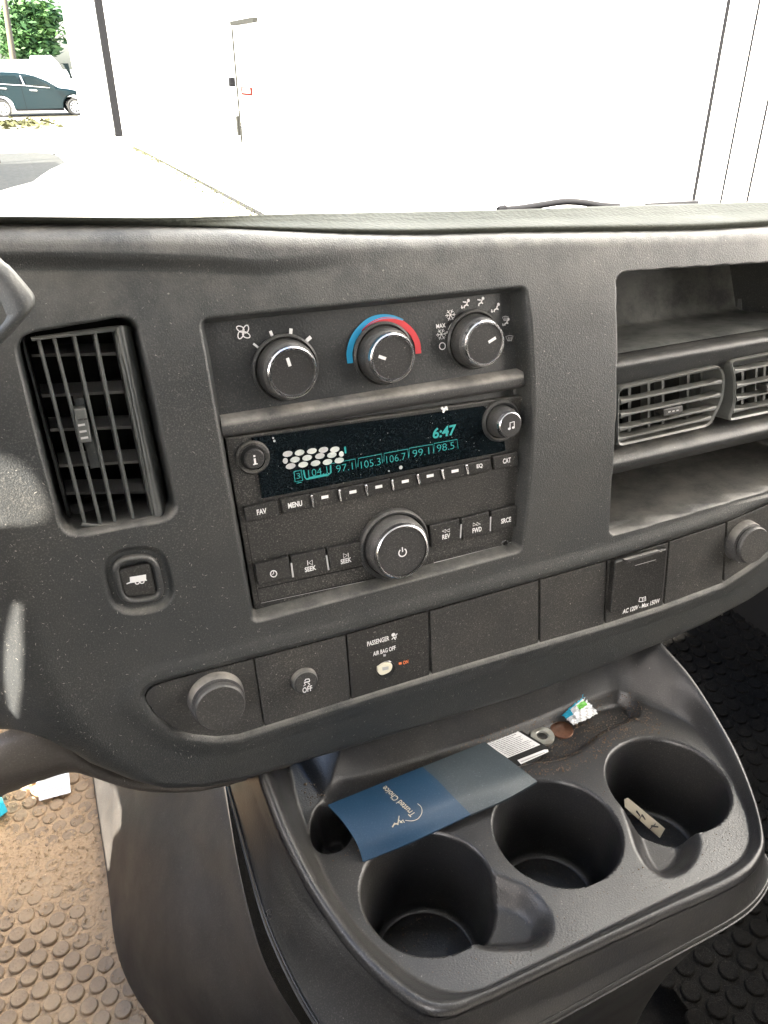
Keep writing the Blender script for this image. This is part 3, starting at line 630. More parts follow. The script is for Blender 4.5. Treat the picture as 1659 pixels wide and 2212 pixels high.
# ---------------- right storage pocket with two vents
prof = [(598, -.001), (599, -.112), (600, -.100), (700, -.098), (711, -.090), (752, -.030), (764, -.0215), (765, -.024), (771, -.0205), (777, -.013), (788, -.0085), (802, -.0095), (830, -.0180), (838, -.0195), (840, -.048), (964, -.048),
        (966, -.0205), (974, -.016), (990, -.0105), (1004, -.0085), (1014, -.012), (1022, -.024), (1024, -.075), (1050, -.098), (1060, -.085), (1120, -.022), (1140, -.009), (1149, -.0042), (1156, -.003)]
PV = []
for y_, o in prof:
    u, v = FP(1334, y_, o) if y_ > 600 else FP(1334, y_-8, o); PV.append((v, o))
v_ceiling = FP(1334, 1010, -.012)[1]
u0 = FP(1331, 900, -.004)[0]-.004; u1 = .46
def extr(name, rows, m, parent, smooth=True):
    mb = MB(); fine = []
    for k in range(len(rows)-1): fine.append(rows[k])
    fine.append(rows[-1])
    R_ = [[(u0+(u1-u0)*i/24, v, float(base(0, v))+o) for i in range(25)] for v, o in fine]
    loft(mb, R_, m, smooth); return mb.build(name, parent, fix=False)
top_v = PV[0][0]
extr('upper_shelf', [(top_v, -.10), (PV[3][0], PV[3][1]), (PV[4][0], PV[4][1]), PV[5], PV[6]], M['shelf'], dash)
extr('upper_bar', [PV[7]]+[tuple(p) for p in cr([PV[8], PV[9], PV[10], PV[11], PV[12], PV[13]], 22)]+[(PV[13][0]+.004, -.05)], M['panel'], dash)
pvb = PV[16]
extr('lower_bar', [(pvb[0], -.050)]+[tuple(p) for p in cr([PV[16], PV[17], PV[18], PV[19], PV[20], PV[21]], 22)]+[(PV[21][0]+.003, -.10)], M['panel'], dash)
lowrows = [(PV[21][0]+.004, -.101), (PV[23][0], PV[23][1])]+[tuple(p) for p in cr([PV[24], PV[25], PV[26], PV[27], PV[28]], 24)]+[(PV[28][0]-.002, -.012)]
extr('lower_shelf', lowrows, M['shelf'], dash)
mb = MB()
a = np.array(facept(*R2(1050, 285), -.095)); b = np.array(facept(*R2(1040, 440), -.095)); hexa(mb, [a, a+[.003, 0, 0], b+[.003, 0, 0], b], [a+[0, 0, .004], a+[.003, 0, .004], b+[.003, 0, .004], b+[0, 0, .004]], M['vane'])
mb.build('shelf_rib', dash)
def vent_right(outer, lines, uprights, tab):
    mb = MB()
    o_ = rounded(fpp(pts(R2, outer), -.010), .007, 6); i_ = inset(o_, .0022)
    loft(mb, [wrp([(x, y, -.046) for x, y in o_]), wrp([(x, y, -.0125) for x, y in o_]), wrp([(x, y, -.0105) for x, y in inset(o_, .0008)]), wrp([(x, y, -.0115) for x, y in i_]), wrp([(x, y, -.044) for x, y in i_])], M['vane'], False, True)
    flat(mb, inset(o_, .001), -.0455, M['black'])
    fr = mb.build('vent_frame', dash)
    for a, b in lines:
        mb = MB(); P = []
        for k in range(9):
            t = k/8; x_, y_ = R2(a[0]+(b[0]-a[0])*t, a[1]+(b[1]-a[1])*t); P.append((np.array(facept(x_, y_, -.0118+.0018*math.sin(t*math.pi))), .0008+.0012*abs(2*t-1)**12))
        ring = [[p+np.array([0, w_+.0002, -.009]) for p, w_ in P], [p+np.array([0, w_, -.0008]) for p, w_ in P], [p+np.array([0, w_*.4, 0]) for p, w_ in P], [p+np.array([0, -w_*.6, 0]) for p, w_ in P], [p+np.array([0, -w_, -.0008]) for p, w_ in P], [p+np.array([0, -w_, -.009]) for p, w_ in P]]
        loft(mb, ring, M['vane'], False); mb.build('vane', fr)
    for a, b in uprights:
        mb = MB(); A = np.array(facept(*R2(*a), -.028)); B = np.array(facept(*R2(*b), -.028)); w_ = np.array([.0012, 0, 0])
        hexa(mb, [A-w_, A+w_, B+w_, B-w_], [A-w_+[.006, 0, -.015], A+w_+[.006, 0, -.015], B+w_+[.006, 0, -.015], B-w_+[.006, 0, -.015]], M['vane']); mb.build('upright_vane', fr)
    if tab:
        mb = MB(); P = rounded(fpp(pts(R2, tab), -.008), .001, 3); prism(mb, P, -.018, -.0080, M['button'], .0006)
        cx_ = sum(p[0] for p in tab)/4; cy_ = sum(p[1] for p in tab)/4
        for k in (-1, 0, 1):
            stroke(mb, fpp(pts(R2, [(cx_+k*22-6, cy_+2-k*4), (cx_+k*22+6, cy_-1-k*4)]), -.008), .0010, -.0079, M['inkdim'])
        mb.build('slider', fr)
vent_right([(392, 868), (955, 745), (985, 800), (972, 930), (900, 1080), (388, 1195)],
           [((408, 946), (972, 832)), ((408, 1021), (965, 905)), ((400, 1096), (940, 975)), ((392, 1152), (915, 1030))],
           [((560, 830), (560, 1160)), ((455, 850), (455, 1180)), ((637, 815), (637, 1140)), ((775, 790), (770, 1110)), ((850, 770), (845, 1090)), ((905, 760), (900, 1080))],
           [(640, 985), (745, 962), (745, 1000), (640, 1024)])
vent_right([(1003, 722), (1208, 680), (1640, 590), (1650, 920), (1208, 1010), (992, 1055), (1032, 960), (1028, 800)],
           [((1030, 780), (1600, 668)), ((1040, 860), (1610, 745)), ((1040, 930), (1610, 812)), ((1022, 996), (1600, 878)),],
           [((1072, 715), (1068, 1030)), ((1148, 698), (1140, 1010)), ((1192, 690), (1185, 1000)), ((1260, 680), (1250, 990)), ((1330, 670), (1320, 980))], [(1200, 850), (1300, 830), (1300, 868), (1200, 888)])

mb = MB(); g = np.random.RandomState(31); M['lint'] = mat('lint', (.30, .29, .26), .9)
for k in range(1500):
    a = g.uniform(-20, 1659); b = g.uniform(560, 1640) if g.rand() < .35 else g.uniform(1150, 1640)
    u, v = FP(a, b, 0); iu = int((u-us[0])/du); iv = int((v-vs_[0])/du)
    if not (3 < iu < len(us)-3 and 3 < iv < len(vs_)-3): continue
    if dB[iv, iu] < .004: continue
    if -.016 > H[iv, iu]-float(base(u, v)) and dL[iv, iu] < 0: continue
    if sdf(REC, np.array([u]), np.array([v]))[0] < .002: continue
    n_ = H[iv-2:iv+3, iu-2:iu+3].max()
    ins_ = sdf(STRIP, np.array([u]), np.array([v]))[0] < -.003
    if ins_: n_ = float(base(u, v))+IZ
    an = g.rand()*math.tau; L_ = g.uniform(.0004, .0016); cv = g.uniform(-1, 1)
    P = [(u+L_*t*math.cos(an+cv*t), v+L_*t*math.sin(an+cv*t)) for t in (0, .35, .7, 1)]; wd = g.uniform(.00012, .0003)
    vs2 = []
    for i, p in enumerate(P): vs2 += [(p[0]-math.sin(an)*wd/2, p[1]+math.cos(an)*wd/2, n_+.0002), (p[0]+math.sin(an)*wd/2, p[1]-math.cos(an)*wd/2, n_+.0002)]
    mb.add(vs2, [(2*i, 2*i+1, 2*i+3, 2*i+2) for i in range(3)], M['lint'])
o = mb.build('lint', dash, fix=False); o['kind'] = 'stuff'

# ================================================================== CONSOLE
ZT = -.470
con = empty('cup_holder_console', 'black moulded plastic floor console with three cup wells below the dashboard', 'console', (0.25, .3, -.95))
CO = np.array([0.25, .3, -.95])
def zc(y): return ZT+.011+.055*float(ss((y-.27)/.22))
def CP(p):
    z = ZT+.012
    for _ in range(8): q = ZP(p[0], p[1], z); z = zc(q[1])
    return q
O2px = [(555, 1660), (571, 1707), (603, 1790), (658, 1901), (706, 1976), (755, 2042), (813, 2104), (872, 2152), (925, 2180), (980, 2181), (1049, 2152), (1240, 2063), (1431, 1974), (1558, 1918), (1618, 1882), (1648, 1845), (1656, 1802), (1634, 1713), (1596, 1618), (1545, 1529), (1494, 1452), (1440, 1390)]
O2 = [CP(p) for p in O2px]
O2b = [tuple(p[:2]) for p in O2]
O2P = [(O2b[0][0]-.005, .50)]+[tuple(p) for p in cr(O2b, 120)]+[(O2b[-1][0]+.03, .50)]
O1px = pts(R4, [(20, 420), (60, 600), (110, 740), (165, 870), (235, 985), (320, 1085), (440, 1190), (540, 1245), (620, 1262), (700, 1245), (820, 1185), (1080, 1055), (1340, 925), (1500, 850), (1572, 800), (1600, 740), (1590, 660), (1545, 560), (1480, 450), (1400, 350), (1330, 310), (1250, 285), (1170, 245)])+pts(S2, [(1200, 160), (900, 270), (600, 400), (300, 510), (100, 600)])
O1 = [tuple(ZP(x_, y_, ZT)[:2]) for x_, y_ in O1px]
O1r = rounded(O1, .010, 3)
dx = .00115
xs_ = np.arange(min(p[0] for p in O2P)-.02, max(p[0] for p in O2P)+.02, dx); ys_ = np.arange(min(p[1] for p in O2P)-.02, .50, dx)
X, Y = np.meshgrid(xs_, ys_)
d1 = sdf(O1r, X, Y); d2 = -sdf(O2P, X, Y)
zcr = ZT+.011+.055*ss((Y-.27)/.22)
t = np.clip(d1/(np.maximum(d1, 0)+np.maximum(d2-.002, 1e-5)), 0, 1)
Zf = ZT+(zcr-ZT)*ss(t)**.8
# gentle bulge on the rim crest, then roll over the outside
rr = .007; xx = np.clip(d2, 0, rr); Zf -= (rr-np.sqrt(np.maximum(0, rr*rr-(rr-xx)**2)))*.9; Zf -= np.maximum(0, -d2)*6
def zpp(fn, L, z=ZT): return [tuple(ZP(*fn(*p), z)[:2]) for p in L]
TR = zpp(R4, [(110, 650), (170, 560), (300, 520), (700, 390), (1000, 275), (1150, 232), (1215, 262), (1235, 318), (1110, 368), (1045, 430), (965, 470), (830, 482), (640, 560), (420, 660), (240, 730)], ZT)
Zf -= .009*ss((-sdf(rounded(TR, .012, 4), X, Y)+.001)/.010)
def smin(a, b, k):
    h = np.clip(.5+.5*(b-a)/k, 0, 1); return b*(1-h)+a*h-k*h*(1-h)
def well(cx_, cy_, R, Rf, dep):
    rr = np.hypot(X-cx_, Y-cy_)
    return ZT-dep+np.maximum(0, rr-Rf)*(dep/(R-Rf))
CUPS = []
for (cx_, cy_), dep in (((506, 905), .078), ((943, 703), .078), ((1317, 542), .078)):
    c = ZP(*R4(cx_, cy_), ZT); CUPS.append((c[0], c[1], dep))
CR = .0438
sc1 = rounded(zpp(R4, [(690, 830), (735, 850), (860, 905), (925, 985), (935, 1060), (880, 1110), (740, 1112), (660, 1100), (600, 1000)]), .012, 4)
sc2 = rounded(zpp(R4, [(1150, 600), (1185, 690), (1205, 765), (1245, 835), (1310, 872), (1380, 850), (1425, 790), (1430, 720), (1350, 640)]), .010, 4)
for sc, c, dd in ((sc1, CUPS[0], .036), (sc2, CUPS[2], .034)):
    s_d = -sdf(sc, X, Y); rc = np.hypot(X-c[0], Y-c[1])
    g = .45*dd*(.55+.45*np.clip(1-(rc-CR)/.05, 0, 1)); Zf -= g*ss((s_d+.0015)/.015)
ZS = Zf.copy()
CW = rounded(zpp(R4, [(108, 690), (128, 620), (225, 600), (258, 690), (222, 765), (150, 785), (112, 750)]), .012, 4)
Zf -= .030*ss((-sdf(CW, X, Y)+.002)/.008)
holes = np.zeros(X.shape, bool)
for cx_, cy_, dep in CUPS: holes |= np.hypot(X-cx_, Y-cy_) < CR+.0018
gridmesh('console_top', X-CO[0], Y-CO[1], Zf-CO[2], (d2 > -.004) & ~holes, M['console'], con)
def zat(x_, y_):
    fx = (x_-xs_[0])/dx; fy = (y_-ys_[0])/dx; ix = int(fx); iy = int(fy); fx -= ix; fy -= iy
    return (ZS[iy, ix]*(1-fx)+ZS[iy, ix+1]*fx)*(1-fy)+(ZS[iy+1, ix]*(1-fx)+ZS[iy+1, ix+1]*fx)*fy
for cx_, cy_, dep in CUPS:
    mb = MB(); n_ = 120; rg = []; zb = ZT-dep
    for kind, rr_2, dz_ in [('s', .0052, -.0004), ('s', .0036, .00012), ('s', .0024, -.0002), ('s', .0012, -.0012), ('s', .0003, -.0028), ('s', -.0001, -.0050)]+[('w', -.0005-.0050*t_/10, t_/10) for t_ in range(1, 11)]+[('f', -.0068, .0014), ('f', -.0085, .0004), ('f', -.0095, -.0004), ('f', -.0105, .0004), ('f', -.025, .0006), ('f', -.0440, .0006)]:
        row = []
        for k in range(n_):
            a = k*math.tau/n_; R_2 = CR+rr_2; x_ = cx_+R_2*math.cos(a); y_ = cy_+R_2*math.sin(a); zs_ = zat(cx_+(CR+max(rr_2, .0012))*math.cos(a), cy_+(CR+max(rr_2, .0012))*math.sin(a))
            if kind == 's': z = zs_+dz_
            elif kind == 'w': z = (zs_-.005)*(1-dz_)+(zb+.004)*dz_
            else: z = zb+dz_
            row.append((x_-CO[0], y_-CO[1], z-CO[2]))
        rg.append(row)
    loft(mb, rg, M['console'], True, True); mb.build('cup_well', con, fix=False)
# skirts
O3px = [(480, 1640), (492, 1690), (516, 1774), (548, 1893), (562, 1942), (577, 1990), (600, 2045), (640, 2130), (700, 2230), (800, 2330), (980, 2310), (1240, 2173), (1431, 2066), (1558, 2000), (1622, 1958), (1655, 1912), (1668, 1860)]
z3 = ZT-.036
O3 = [ZP(x_, y_, z3 if i > 6 else ZT-.016-.020*i/7) for i, (x_, y_) in enumerate(O3px)]
while len(O3) < len(O2):
    p = O2[len(O3)]; O3.append(np.array([p[0]+.004, p[1], p[2]-.045]))
for i, p in enumerate(O3): 
    if i >= 17: O3[i] = np.array([O2[i][0]+.004, O2[i][1], O2[i][2]-.045])
cen_ = np.array([.27, .40, 0])
def lerp3(a, b, t): return a*(1-t)+b*t
O2s = [p+np.array([0, 0, -.006]) for p in O2]
def outw(i, d):
    a = O2[max(0, i-1)]; b = O2[min(len(O2)-1, i+1)]; e = b-a; n = np.array([e[1], -e[0], 0]); n = n/np.linalg.norm(n)
    if n@(O2[i]-cen_) < 0: n = -n
    return n*d
R0 = [p+outw(i, .0005) for i, p in enumerate(O2s)]
Rm = []; 
for i in range(len(O2)):
    left = 1-ss((i-5)/5.) if i > 5 else 1
    a, b = R0[i], O3[i]
    Rm.append(lerp3(a, b, .5)+np.array([0, 0, .004])*left-outw(i, .003)*(1-left))
Rb = [p+outw(i, .002)+np.array([0, 0, -.004]) for i, p in enumerate(O3)]
R4_ = [p-outw(i, .006)+np.array([0, 0, -.014]) for i, p in enumerate(O3)]
R5_ = [lerp3(p, np.array([cen_[0], cen_[1], p[2]]), .22)+np.array([0, 0, -.18]) for p in O3]
R6_ = [lerp3(p, np.array([cen_[0], cen_[1], p[2]]), .32)+np.array([0, 0, -.44]) for p in O3]
mb = MB(); R_ = [cr([p-CO for p in q], 160) for q in (R0, Rm, O3, Rb, R4_, R5_, R6_)]
cols = list(zip(*R_)); R_ = list(zip(*[cr(c_, 60) for c_ in cols])); R_ = [np.array(q_) for q_ in R_]
for _ in range(30):
    for q_ in R_[5:]: q_[2:-2] = (q_[1:-3]+2*q_[2:-2]+q_[3:-1])/4
loft(mb, R_, M['console']); mb.build('console_skirt', con)

# ================================================================== LOOSE ITEMS IN THE TRAY
from mathutils.bvhtree import BVHTree
M['book'] = mat('blue_cover', (.012, .040, .080), .38, grain=.1, dust=.15, dustcol=(.2, .24, .28))
M['book2'] = mat('grey_blue_cover', (.038, .050, .058), .42, grain=.1, dust=.3, dustcol=(.22, .24, .26))
M['gold'] = mat('tan_print', (.42, .38, .30), .5)
M['paper'] = mat('old_paper', (.24, .215, .165), .8, dust=.4, big=.3, bigcol=(.25, .2, .14), bigscale=80)
M['steel'] = mat('dull_steel', (.38, .38, .35), .4, .7, grain=.2, big=.5, bigcol=(.2, .17, .13), bigscale=120)
M['copper'] = mat('dark_copper', (.16, .075, .045), .35, .6, grain=.3, gscale=500, big=.5, bigcol=(.03, .02, .015), bigscale=150)
M['wrap'] = mat('wrapper_white', (.72, .74, .76), .25); M['wrapb'] = mat('wrapper_blue', (.03, .42, .62), .25); M['wrapg'] = mat('wrapper_green', (.16, .50, .08), .25)
def drop_fn(vs, fs):
    t = BVHTree.FromPolygons([Vector(v) for v in vs], fs)
    def f(x, y, lift=.0004):
        d = Vector(ray(x, y)).normalized(); h = t.ray_cast(Vector((0, 0, 0)), d)
        if h[0] is None: h = t.find_nearest(Vector(ZP(x, y, ZT+.01)))[:1]+(Vector((0, 0, 1)),)
        n = h[1] if h[1].dot(d) < 0 else -h[1]
        return tuple(h[0]+n*lift)
    return f
# booklet as a curved sheet: rows across, columns along
rows = [[(165, 620, .013), (330, 553, .013), (485, 491, .013), (590, 449, .011), (698, 406, .009)],
        [(212, 672, .014), (372, 612, .016), (530, 530, .015), (650, 490, .013), (760, 452, .010)],
        [(262, 748, .010), (420, 690, .014), (598, 600, .014), (712, 552, .013), (828, 502, .011)],
        [(284, 812, .001), (450, 745, .006), (650, 652, .008), (770, 600, .009), (876, 540, .009)]]
G = [[ZP(*R4(a, b), ZT+h) for a, b, h in r_] for r_ in rows]
G = [cr(r_, 41) for r_ in G]; G = [cr(c_, 25) for c_ in zip(*G)]           # 41 columns of 25
bl = empty('folded_booklet', 'curved dark blue vinyl document folder lying across the back of the console tray', 'folder', tuple(G[0][0]))
BL = np.array(bl.location)
def sheet(c0, c1, m, name, th=.0012, corner=None):
    mb = MB(); A = [[G[c][r_] for c in range(c0, c1+1)] for r_ in range(25)]
    if corner:   # round the lower corners
        pass
    n = c1-c0+1; top = [tuple(p-BL) for q_ in A for p in q_]; bt = [tuple(p-BL-np.array([0, 0, th])) for q_ in A for p in q_]
    fs = []
    for r_ in range(24):
        for i in range(n-1): fs.append((r_*n+i, r_*n+i+1, (r_+1)*n+i+1, (r_+1)*n+i))
    mb.add(top, fs, m, True); mb.add(bt, [f[::-1] for f in fs], m, True)
    rim = [i for i in range(n)]+[r_*n+n-1 for r_ in range(1, 25)]+[24*n+i for i in range(n-2, -1, -1)]+[r_*n for r_ in range(23, 0, -1)]
    e = [top[i] for i in rim]+[bt[i] for i in rim]; k = len(rim); mb.add(e, [(i, (i+1) % k, k+(i+1) % k, k+i) for i in range(k)], m)
    return mb
sheet(0, 20, M['book'], 'cover').build('cover', bl); 
s2 = sheet(20, 40, M['book2'], 'pocket_flap', .0020); s2.build('pocket_flap', bl)
vsB = [tuple(p) for c_ in G for p in c_]; fsB = [(c_*25+r_, c_*25+r_+1, (c_+1)*25+r_+1, (c_+1)*25+r_) for c_ in range(40) for r_ in range(24)]
drop = drop_fn(vsB, fsB)
mb = MB()
# print: text runs up and to the left across the cover
V_, F_ = text_mesh('Trusted Choice', .01)
o = np.array(S2(470, 583)); ax = np.array([-150., -142.]); ax_ = ax/np.linalg.norm(ax); ln = np.linalg.norm(ax)*.43; upx = np.array([-.80, .52]); hh = 34*.43
mb.add([tuple(np.array(drop(*(o+ax_*x*ln+upx*y*hh)))-BL) for x, y in V_], F_, M['gold'])
def dstroke(P, wpx, m, closed=False):
    P = [np.array(p, float) for p in P]; L_ = []; n = len(P)
    for i in range(n):
        a = P[max(0, i-1)]; c = P[min(n-1, i+1)]; t = (c-a)/(np.linalg.norm(c-a)+1e-9); q_ = np.array([-t[1], t[0]])*wpx/2; L_.append((P[i]+q_, P[i]-q_))
    vs = [tuple(np.array(drop(*p))-BL) for l in L_ for p in l]; mb.add(vs, [(2*i, 2*i+1, 2*i+3, 2*i+2) for i in range(n-1)], m)
dstroke([S2(*p) for p in cr([(566, 594), (585, 612), (588, 640), (570, 668), (540, 680), (505, 678)], 24)], 1.4, M['gold'])
dstroke([S2(*p) for p in [(440, 712), (452, 692), (468, 700), (470, 675), (490, 690)]], 3, M['gold']); dstroke([S2(*p) for p in [(448, 700), (470, 690), (474, 655)]], 2, M['gold'])
dstroke([S2(*p) for p in [(478, 690), (494, 676), (500, 690)]], 2, M['gold']); mb.build('cover_print', bl)
# dark card with printed lines
mb = MB(); zc_ = ZT-.004; k4 = lambda a, b, z=zc_: tuple(ZP(*R4(a, b), z))
crd = [(640, 440), (800, 355), (925, 432), (800, 520)]
mb.add([k4(a, b) for a, b in crd]+[k4(a, b, zc_-.0008) for a, b in crd], [(0, 1, 2, 3), (0, 4, 5, 1), (1, 5, 6, 2), (2, 6, 7, 3), (3, 7, 4, 0)], M['black'])
W_ = [np.array(p) for p in ((694, 406), (800, 364), (886, 416), (775, 461))]
def cardq(L, z, m): mb.add([k4(a, b, z) for a, b in L], [tuple(range(len(L)))], m)
cardq(W_, zc_+.0004, M['ink'])
for i in range(13):
    t0 = (i+.6)/13.6
    a = W_[0]*(1-t0)+W_[3]*t0; b = W_[1]*(1-t0)+W_[2]*t0; e = (b-a); a = a+e*.05; b = b-e*(.04+.2*rng.rand()*(i % 4 == 3)); dn = np.array([.9, 1.35])
    n_ = 16; cuts = [0]+sorted(rng.rand(n_))+[1]
    for j in range(n_):
        if cuts[j+1]-cuts[j] < .012: continue
        p = a+(b-a)*cuts[j]; q_ = a+(b-a)*(cuts[j+1]-.010); cardq([p, q_, q_+dn, p+dn], zc_+.0007, M['cap'])
cardq([(808, 468), (900, 432), (912, 432), (914, 440), (820, 482)], zc_+.0004, M['ink'])
cardq([(818, 472), (900, 440), (902, 443), (822, 476)], zc_+.0007, M['inkdim'])
tag(mb.build('notice_card', fix=False), 'black card with small white printed lines poking out from under the blue folder', 'card')
def wlathe(name, c, prof, n=40):
    mb = MB(); 
    for k in range(len(prof)-1):
        r0, z0, m = prof[k]; r1, z1, _ = prof[k+1]
        A = [(c[0]+r0*math.cos(2*math.pi*i/n), c[1]+r0*math.sin(2*math.pi*i/n), c[2]+z0) for i in range(n)]; B = [(c[0]+r1*math.cos(2*math.pi*i/n), c[1]+r1*math.sin(2*math.pi*i/n), c[2]+z1) for i in range(n)]
        mb.add(A+B, [(i, (i+1) % n, n+(i+1) % n, n+i) for i in range(n)], m, True)
    return mb.build(name, fix=False)
zf_ = ZT-.0088
m_ = M['steel']
tag(wlathe('washer', ZP(*R4(893, 384), zf_+.002), [(.0098, -.002, m_), (.0098, 0, m_), (.0095, .0004, m_), (.0050, .0004, m_), (.0046, 0, m_), (.0046, -.002, m_)]), 'grey steel washer ring lying in the tray beside a dark copper coin', 'washer')
m_ = M['copper']
tag(wlathe('coin', ZP(*R4(960, 364), zf_+.0014), [(.0092, -.0014, m_), (.0092, 0, m_), (.0088, .0003, m_), (.0078, .0001, m_), (.0055, .0002, m_), (.0025, .0005, m_), (.0001, .0004, m_)]), 'tarnished brown copper coin between the washer and the candy wrapper', 'coin')
# wrapper: crumpled foil
mb = MB(); nW = 16
cornersW = [np.array(R4(955, 312)), np.array(R4(1036, 243)), np.array(R4(1082, 312)), np.array(R4(996, 350))]
rw = np.random.RandomState(3); hz = rw.rand(nW+1, nW+1)
vsW = []
for i in range(nW+1):
    for j in range(nW+1):
        s_1, t_1 = i/nW, j/nW; p = (cornersW[0]*(1-s_1)+cornersW[1]*s_1)*(1-t_1)+(cornersW[3]*(1-s_1)+cornersW[2]*s_1)*t_1
        p = p+rw.randn(2)*(.5 if 0 < i < nW and 0 < j < nW else 1.3)
        vsW.append(tuple(ZP(*p, ZT-.006+.007*math.sin(s_1*3+.5)*math.sin(t_1*2.6)+.0022*hz[i, j]+.008*s_1*(1-t_1))))
for i in range(nW):
    for j in range(nW):
        s_1, t_1 = (i+.5)/nW, (j+.5)/nW; m_ = M['wrap']
        if t_1 < .14: m_ = M['wrapb']
        if .14 <= t_1 < .45 and s_1 < .32: m_ = M['wrapb']
        if .2 < t_1 < .45 and .55 < s_1 < .85: m_ = M['wrapg']
        if t_1 > .5 and (i+j//2) % 4 == 0: m_ = M['inkdim']
        a = i*(nW+1)+j; mb.add([vsW[a], vsW[a+1], vsW[a+nW+2], vsW[a+nW+1]], [(0, 1, 2, 3)], m_)
ow = mb.build('candy_wrapper', fix=False); sm = ow.modifiers.new('s', 'SOLIDIFY'); sm.thickness = .0003
tag(ow, 'torn white and blue candy wrapper at the back right of the tray', 'wrapper')
# slip of paper in the right cup
mb = MB(); pl_ = [(1170, 602, -.012), (1182, 596, -.012), (1308, 700, -.030), (1290, 732, -.034), (1172, 628, -.016)]
mb.add([tuple(ZP(*R4(a, b), ZT+h)) for a, b, h in pl_], [(0, 1, 2, 3, 4)], M['paper'])
for a, b, c_, d_ in ((1232, 655, 1240, 668), (1262, 690, 1284, 694), (1222, 668, 1230, 652), (1258, 700, 1275, 684), (1212, 640, 1222, 655)):
    mb.add([tuple(ZP(*R4(x_, y_), ZT+h+.0008)) for x_, y_, h in ((a, b, -.012-(a-1170)*.00014), (c_, d_, -.012-(c_-1170)*.00014), (c_+1, d_+4, -.012-(c_-1170)*.00014), (a-1, b+4, -.012-(a-1170)*.00014))], [(0, 1, 2, 3)], M['black'])
op_ = mb.build('paper_slip', fix=False); sm = op_.modifiers.new('s', 'SOLIDIFY'); sm.thickness = .0008
tag(op_, 'grubby beige strip of card leaning inside the right cup well', 'card')

mb = MB(); g = np.random.RandomState(21)
M['grit'] = mat('grit', (.10, .065, .04), .9, big=.7, bigcol=(.16, .13, .10), bigscale=200)
trp = np.array(TR); cnt = 0
for k in range(5200):
    if k < 3000: x_, y_ = g.uniform(trp[:, 0].min(), trp[:, 0].max()), g.uniform(trp[:, 1].min()-.01, trp[:, 1].max()+.01)
    else: x_, y_ = g.uniform(xs_[0]+.01, xs_[-1]-.01), g.uniform(ys_[0]+.01, .40)
    if sdf(O1r, np.array([x_]), np.array([y_]))[0] > .004: continue
    if sdf(CW, np.array([x_]), np.array([y_]))[0] < .006: continue
    if any(math.hypot(x_-c_[0], y_-c_[1]) < CR+.005 for c_ in CUPS): continue
    s = (g.uniform(.0003, .0009) if k < 3000 else g.uniform(.00015, .00045))*(1.8 if g.rand() > .97 else 1); c = np.array([x_, y_, zat(x_, y_)+s*.3])
    P = [c+np.array(d_)*s*g.uniform(.6, 1.3) for d_ in ((1, 0, 0), (-1, 0, 0), (0, 1, 0), (0, -1, 0), (0, 0, .8))]
    mb.add(P, [(0, 2, 4), (2, 1, 4), (1, 3, 4), (3, 0, 4)], M['grit'])
for c_ in CUPS:
    for k in range(120):
        a = g.rand()*math.tau; q_ = (CR-.010)*math.sqrt(g.uniform(.1, 1)); s = g.uniform(.0002, .0008); c = np.array([c_[0]+q_*math.cos(a), c_[1]+q_*math.sin(a), ZT-c_[2]+.0008+s*.2])
        P = [c+np.array(d_)*s*g.uniform(.6, 1.3) for d_ in ((1, 0, 0), (-1, 0, 0), (0, 1, 0), (0, -1, 0), (0, 0, .8))]
        mb.add(P, [(0, 2, 4), (2, 1, 4), (1, 3, 4), (3, 0, 4)], M['grit'])
o = mb.build('tray_grit', fix=False); tag(o, 'brown grit and crumbs scattered over the console tray and cup wells', 'grit', kind='stuff')

# ================================================================== VAN FLOOR, MATS, ENGINE COVER
ZF = -.95
M['mat'] = mat('dirty_mat', (.085, .070, .055), .75, grain=.8, gscale=300, gdist=.001, dust=.8, dustcol=(.34, .25, .17), big=.95, bigcol=(.27, .19, .125), bigscale=7)
M['dirt'] = mat('loose_dirt', (.42, .29, .17), .9, grain=1, gscale=250, gdist=.002, dust=.7, dustcol=(.50, .40, .28))
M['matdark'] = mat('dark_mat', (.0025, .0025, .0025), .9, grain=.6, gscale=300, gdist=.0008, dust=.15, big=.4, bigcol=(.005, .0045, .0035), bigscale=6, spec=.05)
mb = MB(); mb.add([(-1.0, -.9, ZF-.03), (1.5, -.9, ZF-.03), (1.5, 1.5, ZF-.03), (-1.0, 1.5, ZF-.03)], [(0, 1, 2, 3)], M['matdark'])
fl = mb.build('floor'); fl['kind'] = 'structure'
